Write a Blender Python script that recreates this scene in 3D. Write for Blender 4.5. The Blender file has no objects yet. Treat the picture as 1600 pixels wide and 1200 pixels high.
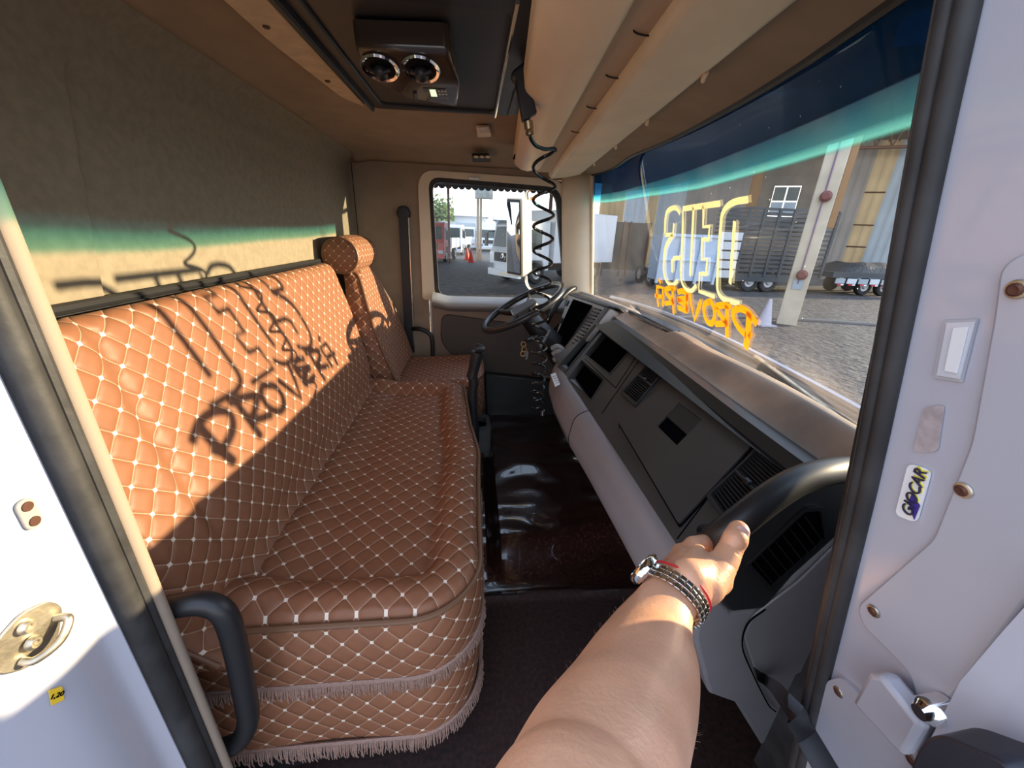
import bpy, bmesh, math, random
from mathutils import Vector, Matrix, noise
random.seed(7)
C = bpy.context.scene.collection
sc = bpy.context.scene
PI = math.pi

# ---------------------------------------------------------------- camera
F = 601.0
_cy = Vector((-62, -238, F)).normalized()
_cz = -Vector((-65, (4030 + F * F) / 238, F)).normalized()
_cx = _cy.cross(_cz)
CAM = Vector((0, 0, 1.12))
def _w(v):                                   # camera frame (right, down, forward) -> world
    return Vector((_cx.dot(v), _cy.dot(v), _cz.dot(v)))
def ray(px, py): return _w(Vector((px - 800, py - 600, F)))
def P(px, py, X=None, Y=None, Z=None, N=None, D=None, dep=None):
    """point of the place seen at a photo pixel, on a given plane (x=, y=, z=, N.p=D) or depth"""
    d = ray(px, py)
    if dep is not None: t = dep / F
    elif X is not None: t = (X - CAM.x) / d.x
    elif Y is not None: t = (Y - CAM.y) / d.y
    elif Z is not None: t = (Z - CAM.z) / d.z
    else:
        N = Vector(N); t = (D - N.dot(CAM)) / N.dot(d)
    return CAM + d * t
cam_data = bpy.data.cameras.new('camera'); cam = bpy.data.objects.new('camera', cam_data); C.objects.link(cam)
r_, u_, b_ = _w(Vector((1, 0, 0))), _w(Vector((0, -1, 0))), _w(Vector((0, 0, -1)))
m = Matrix((r_, u_, b_)).transposed().to_4x4(); m.translation = CAM
cam.matrix_world = m
cam_data.sensor_width = 36; cam_data.lens = F / 1600 * 36; cam_data.clip_start = 0.01; cam_data.clip_end = 400
sc.camera = cam

# ---------------------------------------------------------------- light
vs = sc.view_settings
vs.view_transform = 'Standard'; vs.look = 'None'; vs.gamma = 1; vs.exposure = 1.08; vs.use_curve_mapping = False
world = bpy.data.worlds.new('world'); sc.world = world; world.use_nodes = True
wn = world.node_tree; wn.nodes.clear()
wo = wn.nodes.new('ShaderNodeOutputWorld'); wb = wn.nodes.new('ShaderNodeBackground')
tcw = wn.nodes.new('ShaderNodeTexCoord'); sxw = wn.nodes.new('ShaderNodeSeparateXYZ'); crw = wn.nodes.new('ShaderNodeValToRGB')
wn.links.new(tcw.outputs['Generated'], sxw.inputs[0]); wn.links.new(sxw.outputs['Z'], crw.inputs[0])
crw.color_ramp.elements[0].position = 0.0; crw.color_ramp.elements[0].color = (.93, .94, .98, 1)
crw.color_ramp.elements[1].position = 0.6; crw.color_ramp.elements[1].color = (.58, .72, 1.0, 1)
wn.links.new(crw.outputs[0], wb.inputs[0]); wb.inputs[1].default_value = 1.35
wn.links.new(wb.outputs[0], wo.inputs[0])
SUN_DIR = Vector((-1, -.188, -.155)).normalized()
sd = bpy.data.lights.new('sun', 'SUN'); sd.energy = 5.7; sd.color = (1.0, .80, .52); sd.angle = math.radians(.6)
sun = bpy.data.objects.new('sun', sd); C.objects.link(sun)
sun.rotation_euler = SUN_DIR.to_track_quat('-Z', 'Y').to_euler()
sun.location = (20, 5, 6)

# ---------------------------------------------------------------- mesh helpers
class MB:
    def __init__(s): s.v = []; s.f = []; s.uv = []
    def add(s, vs_, fs, uvs=None):
        n = len(s.v); s.v += [tuple(p) for p in vs_]
        for i, q in enumerate(fs):
            s.f.append([a + n for a in q]); s.uv.append(uvs[i] if uvs else None)
        return s
    def ext(s, pts, vec, uvs=None):                       # polygon swept by a vector (or on to a second polygon)
        n = len(pts); pts = [Vector(p) for p in pts]
        top = [p + Vector(vec) for p in pts] if len(vec) == 3 and not isinstance(vec[0], (tuple, list, Vector)) else [Vector(p) for p in vec]
        fs = [list(range(n))[::-1], [i + n for i in range(n)]]
        fs += [[i, (i + 1) % n, (i + 1) % n + n, i + n] for i in range(n)]
        return s.add(pts + top, fs)
    def box(s, c, size, R=None):
        c = Vector(c); a, b, d = [k / 2 for k in size]
        vs_ = [Vector((x, y, z)) for x in (-a, a) for y in (-b, b) for z in (-d, d)]
        if R: vs_ = [R @ v for v in vs_]
        return s.add([v + c for v in vs_], [(0, 1, 3, 2), (4, 6, 7, 5), (0, 4, 5, 1), (2, 3, 7, 6), (0, 2, 6, 4), (1, 5, 7, 3)])
    def bb(s, lo, hi):
        return s.box([(a + b) / 2 for a, b in zip(lo, hi)], [abs(b - a) for a, b in zip(lo, hi)])
    def ring(s, outer, inner, vec):                       # annulus between two loops of the same count, swept
        n = len(outer); V = Vector(vec)
        o = [Vector(p) for p in outer]; i_ = [Vector(p) for p in inner]
        vs_ = o + i_ + [p + V for p in o] + [p + V for p in i_]
        fs = []
        for k in range(n):
            j = (k + 1) % n
            fs += [(k, j, n + j, n + k), (2 * n + k, 3 * n + k, 3 * n + j, 2 * n + j), (k, 2 * n + k, 2 * n + j, j), (n + k, n + j, 3 * n + j, 3 * n + k)]
        return s.add(vs_, fs)
    def tube(s, path, r, seg=10, closed=False, caps=True, flat=1.0, up=None):
        path = [Vector(p) for p in path]; n = len(path)
        rs = r if isinstance(r, (list, tuple)) else [r] * n
        rings = []; prev = None
        for i in range(n):
            a = path[i - 1] if (i > 0 or closed) else path[0]
            b = path[(i + 1) % n] if (i < n - 1 or closed) else path[-1]
            t = (b - a).normalized()
            if prev is None:
                ref = Vector(up) if up else (Vector((0, 0, 1)) if abs(t.z) < .9 else Vector((1, 0, 0)))
                nrm = (ref - t * ref.dot(t)).normalized()
            else: nrm = (prev - t * prev.dot(t)).normalized()
            prev = nrm; bi = t.cross(nrm)
            rings.append([path[i] + (nrm * math.cos(2 * PI * k / seg) + bi * math.sin(2 * PI * k / seg) * flat) * rs[i] for k in range(seg)])
        vs_ = [p for q in rings for p in q]; fs = []
        for i in range(n if closed else n - 1):
            j = (i + 1) % n
            for k in range(seg):
                l = (k + 1) % seg; fs.append((i * seg + k, i * seg + l, j * seg + l, j * seg + k))
        if caps and not closed:
            fs.append(tuple(range(seg))[::-1]); fs.append(tuple((n - 1) * seg + k for k in range(seg)))
        return s.add(vs_, fs)
    def grid(s, fn, nu, nv, uvfn=None, close_u=False):
        vs_ = [Vector(fn(i / nu, j / nv)) for i in range(nu + 1) for j in range(nv + 1)]
        fs = []; uvs = []
        for i in range(nu):
            for j in range(nv):
                q = [(i, j), (i + 1, j), (i + 1, j + 1), (i, j + 1)]
                fs.append([a * (nv + 1) + b for a, b in q])
                if uvfn: uvs.append([uvfn(a / nu, b / nv) for a, b in q])
        return s.add(vs_, fs, uvs if uvfn else None)
    def lathe(s, prof, o, ax, seg=24):                    # prof: (radius, height along axis)
        o = Vector(o); ax = Vector(ax).normalized()
        ref = Vector((0, 0, 1)) if abs(ax.z) < .9 else Vector((1, 0, 0))
        a = (ref - ax * ref.dot(ax)).normalized(); b = ax.cross(a); n = len(prof)
        vs_ = [o + ax * h + (a * math.cos(2 * PI * k / seg) + b * math.sin(2 * PI * k / seg)) * r for r, h in prof for k in range(seg)]
        fs = [(i * seg + k, i * seg + (k + 1) % seg, (i + 1) * seg + (k + 1) % seg, (i + 1) * seg + k) for i in range(n - 1) for k in range(seg)]
        if prof[0][0] > 1e-6: fs.append(tuple(range(seg))[::-1])
        if prof[-1][0] > 1e-6: fs.append(tuple((n - 1) * seg + k for k in range(seg)))
        return s.add(vs_, fs)
    def ball(s, c, r, n=12):
        r = (r, r, r) if not isinstance(r, (tuple, list)) else r; c = Vector(c)
        return s.grid(lambda u, v: c + Vector((r[0] * math.sin(PI * v) * math.cos(2 * PI * u), r[1] * math.sin(PI * v) * math.sin(2 * PI * u), r[2] * math.cos(PI * v))), n * 2, n)

def obj(name, mb, mat, parent=None, ang=40, bevel=0, seg=2, solid=0, kind=None, weld=True):
    me = bpy.data.meshes.new(name); me.from_pydata(mb.v, [], mb.f)
    if any(u is not None for u in mb.uv):
        ul = me.uv_layers.new(name='UVMap'); k = 0
        for fi, q in enumerate(mb.f):
            for n_ in range(len(q)):
                if mb.uv[fi] is not None: ul.data[k].uv = mb.uv[fi][n_]
                k += 1
    if weld:
        bm = bmesh.new(); bm.from_mesh(me); bmesh.ops.remove_doubles(bm, verts=bm.verts, dist=1e-5)
        bmesh.ops.recalc_face_normals(bm, faces=bm.faces); bm.to_mesh(me); bm.free()
    for p in me.polygons: p.use_smooth = True
    me.set_sharp_from_angle(angle=math.radians(ang))
    if mat: me.materials.append(mat)
    o = bpy.data.objects.new(name, me); C.objects.link(o)
    if parent:
        o.parent = parent; o.matrix_parent_inverse = base_inv(parent)
    if solid:
        md = o.modifiers.new('solid', 'SOLIDIFY'); md.thickness = solid; md.offset = 0
    if bevel:
        md = o.modifiers.new('bevel', 'BEVEL'); md.width = bevel; md.segments = seg; md.limit_method = 'ANGLE'; md.angle_limit = math.radians(35)
        md.harden_normals = False
    if kind: o['kind'] = kind
    return o
def base_inv(p):
    M = Matrix.Identity(4); q = p; chain = []
    while q: chain.append(q); q = q.parent
    for q in reversed(chain):
        M = M @ (q.matrix_parent_inverse if q.parent else Matrix.Identity(4)) @ Matrix.Translation(q.location)
    return M.inverted()
def thing(name, label, cat, loc=(0, 0, 0), group=None):
    o = bpy.data.objects.new(name, None); C.objects.link(o); o.location = loc; o.empty_display_size = .05
    return tag(o, label, cat, group)
def tag(o, label, cat, group=None, kind=None):
    o['label'] = label; o['category'] = cat
    if group: o['group'] = group
    if kind: o['kind'] = kind
    return o
def kids(o): return [c for c in bpy.data.objects if c.parent == o]
def dup(o, shift, parent=None):
    c = o.copy(); C.objects.link(c)
    if parent: c.parent = parent
    else: c.location = Vector(o.location) + Vector(shift)
    for ch in kids(o): dup(ch, (0, 0, 0), c)
    return c
def bake(o):                                              # apply modifiers
    dg = bpy.context.evaluated_depsgraph_get(); dg.update()
    me = bpy.data.meshes.new_from_object(o.evaluated_get(dg)); o.modifiers.clear(); o.data = me
def cut(o, cutters):                                      # cut real openings, then drop the cutters
    for c in cutters:
        md = o.modifiers.new('b', 'BOOLEAN'); md.object = c; md.operation = 'DIFFERENCE'; md.solver = 'EXACT'
    bake(o)
    for c in cutters: bpy.data.objects.remove(c)
    for p in o.data.polygons: p.use_smooth = True
    o.data.set_sharp_from_angle(angle=math.radians(30))
def cr(pts, n=8, closed=False):                           # Catmull-Rom
    pts = [Vector(p) for p in pts]; out = []; N = len(pts)
    for i in range(N if closed else N - 1):
        p0 = pts[i - 1] if (i > 0 or closed) else pts[0] * 2 - pts[1]
        p1 = pts[i]; p2 = pts[(i + 1) % N]; p3 = pts[(i + 2) % N] if (i + 2 < N or closed) else pts[-1] * 2 - pts[-2]
        for k in range(n):
            t = k / n
            out.append(.5 * ((2 * p1) + (p2 - p0) * t + (2 * p0 - 5 * p1 + 4 * p2 - p3) * t * t + (3 * p1 - p0 - 3 * p2 + p3) * t ** 3))
    if not closed: out.append(pts[-1])
    return out
def rpoly(pts, r, n=6):                                   # rounded corners, constant count per corner
    pts = [Vector(p) for p in pts]; out = []; N = len(pts)
    rs = r if isinstance(r, (list, tuple)) else [r] * N
    for i in range(N):
        p = pts[i]; a = (pts[i - 1] - p); b = (pts[(i + 1) % N] - p)
        ra = min(rs[i], a.length * .49, b.length * .49)
        A = p + a.normalized() * ra; B = p + b.normalized() * ra
        for k in range(n + 1):
            t = k / n; out.append(A * (1 - t) ** 2 + p * 2 * t * (1 - t) + B * t * t)
    return out
def lerp(a, b, t): return a + (b - a) * t
def interp(x, tab):
    if x <= tab[0][0]: return tab[0][1]
    for (a, va), (b, vb) in zip(tab, tab[1:]):
        if x <= b:
            t = (x - a) / (b - a); return va + (vb - va) * t
    return tab[-1][1]
def sstep(a, b, x):
    t = max(0, min(1, (x - a) / (b - a))); return t * t * (3 - 2 * t)

# ---------------------------------------------------------------- materials
def mat(name, col, rough=.5, metal=0, bump=0, bscale=200, var=0, vscale=8, coat=0, spec=.5, sss=0, col2=None, coord='Object', bdist=None):
    if bdist is None: bdist = min(.002, .10 / bscale)
    m = bpy.data.materials.new(name); m.use_nodes = True; nt = m.node_tree; b = nt.nodes['Principled BSDF']
    b.inputs['Base Color'].default_value = (*col, 1); b.inputs['Roughness'].default_value = rough
    b.inputs['Metallic'].default_value = metal; b.inputs['Specular IOR Level'].default_value = spec
    b.inputs['Coat Weight'].default_value = coat; b.inputs['Coat Roughness'].default_value = .04
    if sss: b.inputs['Subsurface Weight'].default_value = sss; b.inputs['Subsurface Radius'].default_value = (.012, .004, .002); b.inputs['Subsurface Scale'].default_value = 1
    tc = nt.nodes.new('ShaderNodeTexCoord')
    if var or col2:
        n = nt.nodes.new('ShaderNodeTexNoise'); n.inputs['Scale'].default_value = vscale; n.inputs['Detail'].default_value = 5
        nt.links.new(tc.outputs[coord], n.inputs['Vector'])
        r = nt.nodes.new('ShaderNodeValToRGB'); r.color_ramp.elements[0].position = .35; r.color_ramp.elements[1].position = .65
        c2 = col2 or tuple(min(1, c * (1 + var)) for c in col); c1 = col if col2 else tuple(c * (1 - var) for c in col)
        r.color_ramp.elements[0].color = (*c1, 1); r.color_ramp.elements[1].color = (*c2, 1)
        nt.links.new(n.outputs['Fac'], r.inputs[0]); nt.links.new(r.outputs[0], b.inputs['Base Color'])
    if bump:
        n = nt.nodes.new('ShaderNodeTexNoise'); n.inputs['Scale'].default_value = bscale; n.inputs['Detail'].default_value = 4
        nt.links.new(tc.outputs[coord], n.inputs['Vector'])
        bp = nt.nodes.new('ShaderNodeBump'); bp.inputs['Strength'].default_value = bump; bp.inputs['Distance'].default_value = bdist
        nt.links.new(n.outputs['Fac'], bp.inputs['Height']); nt.links.new(bp.outputs[0], b.inputs['Normal'])
    return m
def emis(m, col, s):
    b = m.node_tree.nodes['Principled BSDF']; b.inputs['Emission Color'].default_value = (*col, 1); b.inputs['Emission Strength'].default_value = s; return m
def nmath(nt, op, a, b=None, c=None):
    n = nt.nodes.new('ShaderNodeMath'); n.operation = op
    for i, v in enumerate((a, b, c)):
        if v is None: continue
        if isinstance(v, (int, float)): n.inputs[i].default_value = v
        else: nt.links.new(v, n.inputs[i])
    return n.outputs[0]
def quilt(name, base, cell=.035, rot=45):
    m = bpy.data.materials.new(name); m.use_nodes = True; nt = m.node_tree; b = nt.nodes['Principled BSDF']
    uv = nt.nodes.new('ShaderNodeUVMap'); uv.uv_map = 'UVMap'
    mp = nt.nodes.new('ShaderNodeMapping'); mp.inputs['Rotation'].default_value = (0, 0, math.radians(rot)); mp.inputs['Scale'].default_value = (1 / cell,) * 3
    nt.links.new(uv.outputs[0], mp.inputs[0]); sx = nt.nodes.new('ShaderNodeSeparateXYZ'); nt.links.new(mp.outputs[0], sx.inputs[0])
    p = nmath(nt, 'PINGPONG', sx.outputs[0], .5); q = nmath(nt, 'PINGPONG', sx.outputs[1], .5)
    mn = nmath(nt, 'MINIMUM', p, q); sm = nmath(nt, 'ADD', p, q)
    white = nmath(nt, 'LESS_THAN', sm, .125)
    lx = nmath(nt, 'LESS_THAN', mn, .022)
    dash = nmath(nt, 'GREATER_THAN', nmath(nt, 'PINGPONG', nmath(nt, 'ADD', sx.outputs[0], sx.outputs[1]), .045), .010)
    line = nmath(nt, 'MULTIPLY', lx, dash)
    nz = nt.nodes.new('ShaderNodeTexNoise'); nz.inputs['Scale'].default_value = 30; nz.inputs['Detail'].default_value = 4; nt.links.new(uv.outputs[0], nz.inputs['Vector'])
    rp = nt.nodes.new('ShaderNodeValToRGB'); rp.color_ramp.elements[0].color = (*[c * .86 for c in base], 1); rp.color_ramp.elements[1].color = (*[c * 1.14 for c in base], 1)
    nt.links.new(nz.outputs['Fac'], rp.inputs[0])
    def mix(f, a, c):
        x = nt.nodes.new('ShaderNodeMix'); x.data_type = 'RGBA'; nt.links.new(f, x.inputs['Factor']); nt.links.new(a, x.inputs['A']); x.inputs['B'].default_value = (*c, 1); return x.outputs['Result']
    c1 = mix(line, rp.outputs[0], (.50, .33, .22)); c2 = mix(white, c1, (.80, .70, .58))
    nt.links.new(c2, b.inputs['Base Color']); b.inputs['Roughness'].default_value = .48; b.inputs['Specular IOR Level'].default_value = .32
    # puffed cells
    pp = nmath(nt, 'SUBTRACT', 1, nmath(nt, 'POWER', nmath(nt, 'SUBTRACT', 1, nmath(nt, 'MULTIPLY', p, 2)), 4))
    qq = nmath(nt, 'SUBTRACT', 1, nmath(nt, 'POWER', nmath(nt, 'SUBTRACT', 1, nmath(nt, 'MULTIPLY', q, 2)), 4))
    h = nmath(nt, 'MULTIPLY', pp, qq)
    fine = nt.nodes.new('ShaderNodeTexNoise'); fine.inputs['Scale'].default_value = 420; nt.links.new(uv.outputs[0], fine.inputs['Vector'])
    h2 = nmath(nt, 'ADD', h, nmath(nt, 'MULTIPLY', fine.outputs['Fac'], .04))
    bp = nt.nodes.new('ShaderNodeBump'); bp.inputs['Strength'].default_value = .6; bp.inputs['Distance'].default_value = .0045
    nt.links.new(h2, bp.inputs['Height']); nt.links.new(bp.outputs[0], b.inputs['Normal'])
    return m
def glass(name, tint=(1, 1, 1), gloss=.06, dirt=0, fr=.16):
    m = bpy.data.materials.new(name); m.use_nodes = True; nt = m.node_tree; nt.nodes.clear()
    o = nt.nodes.new('ShaderNodeOutputMaterial'); t = nt.nodes.new('ShaderNodeBsdfTransparent'); t.inputs[0].default_value = (*tint, 1)
    g = nt.nodes.new('ShaderNodeBsdfGlossy'); g.inputs['Roughness'].default_value = .02
    lw = nt.nodes.new('ShaderNodeLayerWeight'); lw.inputs['Blend'].default_value = .12
    f = nmath(nt, 'ADD', nmath(nt, 'MULTIPLY', lw.outputs['Fresnel'], fr), gloss * .3)
    x = nt.nodes.new('ShaderNodeMixShader'); nt.links.new(f, x.inputs[0]); nt.links.new(t.outputs[0], x.inputs[1]); nt.links.new(g.outputs[0], x.inputs[2])
    last = x.outputs[0]
    if dirt:
        d = nt.nodes.new('ShaderNodeBsdfTranslucent'); d.inputs[0].default_value = (.75, .7, .6, 1)
        tc = nt.nodes.new('ShaderNodeTexCoord')
        n1 = nt.nodes.new('ShaderNodeTexNoise'); n1.inputs['Scale'].default_value = 5; n1.inputs['Detail'].default_value = 8; nt.links.new(tc.outputs['Object'], n1.inputs['Vector'])
        v = nt.nodes.new('ShaderNodeTexVoronoi'); v.inputs['Scale'].default_value = 42; v.inputs['Randomness'].default_value = 1; nt.links.new(tc.outputs['Object'], v.inputs['Vector'])
        wn_ = nt.nodes.new('ShaderNodeTexWhiteNoise'); nt.links.new(v.outputs['Position'], wn_.inputs['Vector'])
        dot = nmath(nt, 'MULTIPLY', nmath(nt, 'LESS_THAN', v.outputs['Distance'], .055), nmath(nt, 'GREATER_THAN', wn_.outputs['Value'], .72))
        film = nmath(nt, 'MULTIPLY', nmath(nt, 'MAXIMUM', nmath(nt, 'SUBTRACT', n1.outputs['Fac'], .42), 0), dirt)
        fac = nmath(nt, 'MINIMUM', nmath(nt, 'ADD', film, nmath(nt, 'MULTIPLY', dot, .5)), .9)
        y = nt.nodes.new('ShaderNodeMixShader'); nt.links.new(fac, y.inputs[0]); nt.links.new(last, y.inputs[1]); nt.links.new(d.outputs[0], y.inputs[2]); last = y.outputs[0]
    nt.links.new(last, o.inputs[0])
    return m, t
M = {}
M['liner'] = mat('headliner_fabric', (.33, .25, .178), .95, bump=.35, bscale=350, var=.06, vscale=14)
M['backwall'] = mat('back_wall_fabric', (.245, .205, .145), .95, bump=.5, bscale=420, var=.08, vscale=60)
M['beige'] = mat('beige_plastic', (.90, .70, .48), .45, bump=.15, bscale=500, var=.05, vscale=5)
M['cream'] = mat('cream_plastic', (.80, .68, .50), .5, bump=.1, bscale=500, var=.05)
M['doortan'] = mat('tan_door_panel', (.27, .19, .14), .65, bump=.3, bscale=600)
M['doordark'] = mat('dark_brown_plastic', (.075, .058, .048), .6, bump=.3, bscale=600)
M['silldoor'] = mat('grey_door_sill', (.34, .33, .32), .45, bump=.1, bscale=400)
M['black'] = mat('black_plastic', (.016, .016, .018), .42, bump=.15, bscale=700)
M['blackgloss'] = mat('black_gloss', (.012, .012, .013), .18)
M['hole'] = mat('dark_recess', (.003, .003, .004), 1.0, spec=0)  # near-black colour paints in the shade of openings; joints and print share it
M['seal'] = mat('rubber_seal', (.030, .029, .030), .6, bump=.5, bscale=90, var=.35, vscale=25)
M['panel'] = mat('charcoal_dash_plastic', (.050, .047, .045), .45, bump=.35, bscale=900, var=.12, vscale=6)
M['panelb'] = mat('black_dash_border', (.024, .024, .026), .42, bump=.3, bscale=900)
M['pad'] = mat('grey_dash_pad', (.26, .245, .26), .5, bump=.3, bscale=900, var=.05)
M['dust'] = mat('dusty_dash_top', (.20, .17, .15), .8, bump=.3, bscale=500, col2=(.44, .33, .25), vscale=5)
M['paint'] = mat('white_truck_paint', (.45, .455, .52), .22, coat=.6, var=.03, vscale=4)
M['paintb'] = mat('white_painted_plate', (.43, .435, .49), .35, coat=.3, var=.05, vscale=6)
M['carpet'] = mat('trim_carpet_edge', (.33, .26, .20), .95, bump=1, bscale=700)
M['steel'] = mat('steel', (.72, .70, .66), .18, 1)
M['dullsteel'] = mat('worn_zinc', (.62, .55, .42), .42, 1, bump=.5, bscale=60, var=.3, vscale=40)
M['rust'] = mat('rusty_bolt', (.12, .055, .04), .5, .6, bump=.5, bscale=300)
M['chrome'] = mat('chrome', (.85, .85, .86), .07, 1)
M['piping'] = mat('brown_piping', (.17, .085, .045), .5)
M['quilt'] = quilt('quilted_brown_leatherette', (.245, .105, .055))
M['quilt_s'] = quilt('quilted_brown_leatherette_small', (.245, .105, .055), cell=.030)
M['fringe'] = mat('brown_fringe', (.30, .19, .15), .6, var=.2, vscale=300)
M['vinyl'] = mat('glossy_mottled_floor_vinyl', (.016, .007, .006), .22, coat=1.0, col2=(.060, .021, .015), vscale=95, bump=.28, bscale=9, bdist=.012)
M['carpetf'] = mat('dark_mottled_floor', (.014, .007, .006), .7, coat=.25, col2=(.045, .017, .013), vscale=90, bump=.2, bscale=20, bdist=.01)
M['skin'] = mat('skin', (.74, .40, .245), .40, sss=.15, bump=.35, bscale=260, var=.10, vscale=22, bdist=.0012)
M['nail'] = mat('nail', (.74, .46, .40), .25)
M['red'] = mat('red_cord', (.55, .02, .03), .6)
M['yellowish'] = mat('pale_yellow_letter_paint', (.93, .88, .58), .6)
M['orange'] = mat('orange_letter_paint', (1.0, .50, .012), .55)

for k_, c_ in (('yellowish', (.97, .95, .74)), ('orange', (1.0, .72, .08))):      # paint film that lets some light through
    nt = M[k_].node_tree; b = nt.nodes['Principled BSDF']; tl = nt.nodes.new('ShaderNodeBsdfTranslucent'); tl.inputs[0].default_value = (*c_, 1)
    mx = nt.nodes.new('ShaderNodeMixShader'); mx.inputs[0].default_value = .45; out = nt.nodes['Material Output']
    nt.links.new(b.outputs[0], mx.inputs[1]); nt.links.new(tl.outputs[0], mx.inputs[2]); nt.links.new(mx.outputs[0], out.inputs[0])
# ================================================================ CAB SHELL
WX = -.605                      # back wall
ZC = 1.443                      # ceiling
YF = 2.2                        # driver's door plane
def struct(name, mb, m_, **k): return obj(name, mb, m_, kind='structure', **k)

def backwall(u, v):
    y = lerp(.22, 2.2, u); z = lerp(0, ZC, v)
    # pressed panel: recessed field with a soft edge
    yl = .77 + .06 * sstep(1.1, .9, z) * 0 + interp(z, [(1.0, -.06), (1.33, 0)])
    ins = sstep(yl - .012, yl + .012, y) * sstep(1.79, 1.765, y) * sstep(1.345, 1.315, z)
    x = WX - .018 * ins + .006 * math.exp(-((y - yl) / .012) ** 2) * (1 if z < 1.34 else 0)
    x += .05 * sstep(ZC - .07, ZC, z) ** 2          # curves into the roof
    return (x, y, z)
mb = MB(); mb.grid(backwall, 200, 110)
struct('wall_back', mb, M['backwall'])
# roof lining
mb = MB()
def ceil(u, v):
    x = lerp(WX + .03, .66, u); y = lerp(.2, 2.2, v)
    z = ZC + .014 * sstep(WX + .03, WX + .12, x) - .03 * sstep(2.05, 2.2, y) ** 2
    return (x, y, z)
mb.grid(ceil, 40, 60); struct('ceiling', mb, M['liner'], solid=.01)
mb = MB(); mb.tube([(WX + .037, .2, ZC - .004), (WX + .037, 2.195, ZC - .004)], .0028, 6); struct('trim_1', mb, M['black'])
mb = MB(); mb.tube([(WX + .02, 2.192, .4), (WX + .02, 2.192, ZC - .03)], .0022, 6); struct('trim_2', mb, M['black'])

# far side lining behind the driver (B post) and lower side
mb = MB()
mb.ext([(WX - .01, YF, 0), (-.24, YF, 0), (-.24, YF, ZC + .01), (WX - .01, YF, ZC + .01)], (0, .03, 0))
mb.ext([(-.24, YF, 1.385), (.8, YF, 1.385), (.8, YF, ZC + .01), (-.24, YF, ZC + .01)], (0, .03, 0))
struct('wall_far', mb, M['liner'])

# ---- floor: low near tray, raised tunnel beyond, glossy cover
def floor_z(x, y):
    z = .055 * sstep(.90, .96, y) * sstep(.0, .06, x) * 0
    z += .012 * math.exp(-((y - .915 - .01 * math.sin(6 * x)) / .012) ** 2)
    hump = sstep(.97, 1.12, y - .10 * sstep(.1, .6, x)) * .075 * sstep(.075, .11, x)
    z += hump + .045 * sstep(.99, 1.03, y) * sstep(.085, .055, x)
    z += .007 * noise.noise(Vector((x * 8, y * 11, 1))) * sstep(.9, 1.1, y) + .004 * math.sin(24 * y + 5 * x + 3 * noise.noise(Vector((x * 5, y * 5, 3)))) * sstep(.95, 1.1, y) * sstep(1.9, 1.6, y)
    return z
mb = MB(); mb.grid(lambda u, v: (lerp(-.62, .86, u), lerp(.93, 2.22, v), floor_z(lerp(-.62, .86, u), lerp(.93, 2.22, v))), 110, 100)
struct('floor_cover', mb, M['vinyl']).name = 'floor_tunnel'
mb = MB(); mb.grid(lambda u, v: (lerp(-.62, .86, u), lerp(.22, .93, v), floor_z(lerp(-.62, .86, u), lerp(.22, .93, v))), 60, 60)
mb.ext([(-.62, .22, 0), (.86, .22, 0), (.86, .22, -.06), (-.62, .22, -.06)], (0, -.01, 0))
struct('floor', mb, M['carpetf'])
# firewall under the dashboard
mb = MB(); mb.ext([(.80, .42, 0), (.80, 2.2, 0), (.72, 2.2, .74), (.72, .42, .74)], (.02, 0, 0)); struct('wall_front', mb, M['doordark'])

# ---- windshield
WB = [(.30, .640), (.38, .648), (.45, .657), (.54, .682), (.68, .712), (.94, .752), (1.2, .785), (1.46, .800), (1.78, .785), (2.0, .745), (2.12, .715), (2.22, .67)]
_wbs = {}
def wbase(y):
    k = round(y, 4)
    if k not in _wbs:
        s = 0; n = 0
        for d in (-.12, -.08, -.04, 0, .04, .08, .12): s += interp(y + d, WB); n += 1
        _wbs[k] = s / n
    return _wbs[k]
def gk(y): return .14 + .20 * sstep(2.15, 1.45, y)
def zh(y): return lerp(1.375, 1.415, sstep(.5, 2.1, y))
def gx(y, z): return wbase(y) - gk(y) * (z - .77)
def G(px, py, off=0.0):                      # photo pixel -> point on the glass
    x = .72
    for _ in range(25):
        q = P(px, py, X=x); x = gx(q.y, q.z) - off
    return P(px, py, X=x)
gm, gt = glass('windshield_glass', (1, 1, 1), .05, dirt=.09)
nt = gm.node_tree; ge = nt.nodes.new('ShaderNodeNewGeometry'); sx = nt.nodes.new('ShaderNodeSeparateXYZ'); nt.links.new(ge.outputs['Position'], sx.inputs[0])
cr_ = nt.nodes.new('ShaderNodeValToRGB'); zz_ = nmath(nt, 'SUBTRACT', sx.outputs['Z'], nmath(nt, 'MULTIPLY', nmath(nt, 'MAXIMUM', nmath(nt, 'SUBTRACT', sx.outputs['Y'], 1.1), 0), .03))
nt.links.new(nmath(nt, 'MULTIPLY', nmath(nt, 'SUBTRACT', zz_, 1.20), 5.0), cr_.inputs[0])
e = cr_.color_ramp.elements; e[0].position = .235; e[0].color = (.96, .97, .93, 1); e[1].position = .60; e[1].color = (.006, .035, .075, 1)
e2 = cr_.color_ramp.elements.new(.275); e2.color = (.30, .86, .80, 1)
e2 = cr_.color_ramp.elements.new(.385); e2.color = (.05, .42, .50, 1)
e2 = cr_.color_ramp.elements.new(.44); e2.color = (.012, .085, .16, 1)
nt.links.new(cr_.outputs[0], gt.inputs[0])
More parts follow.
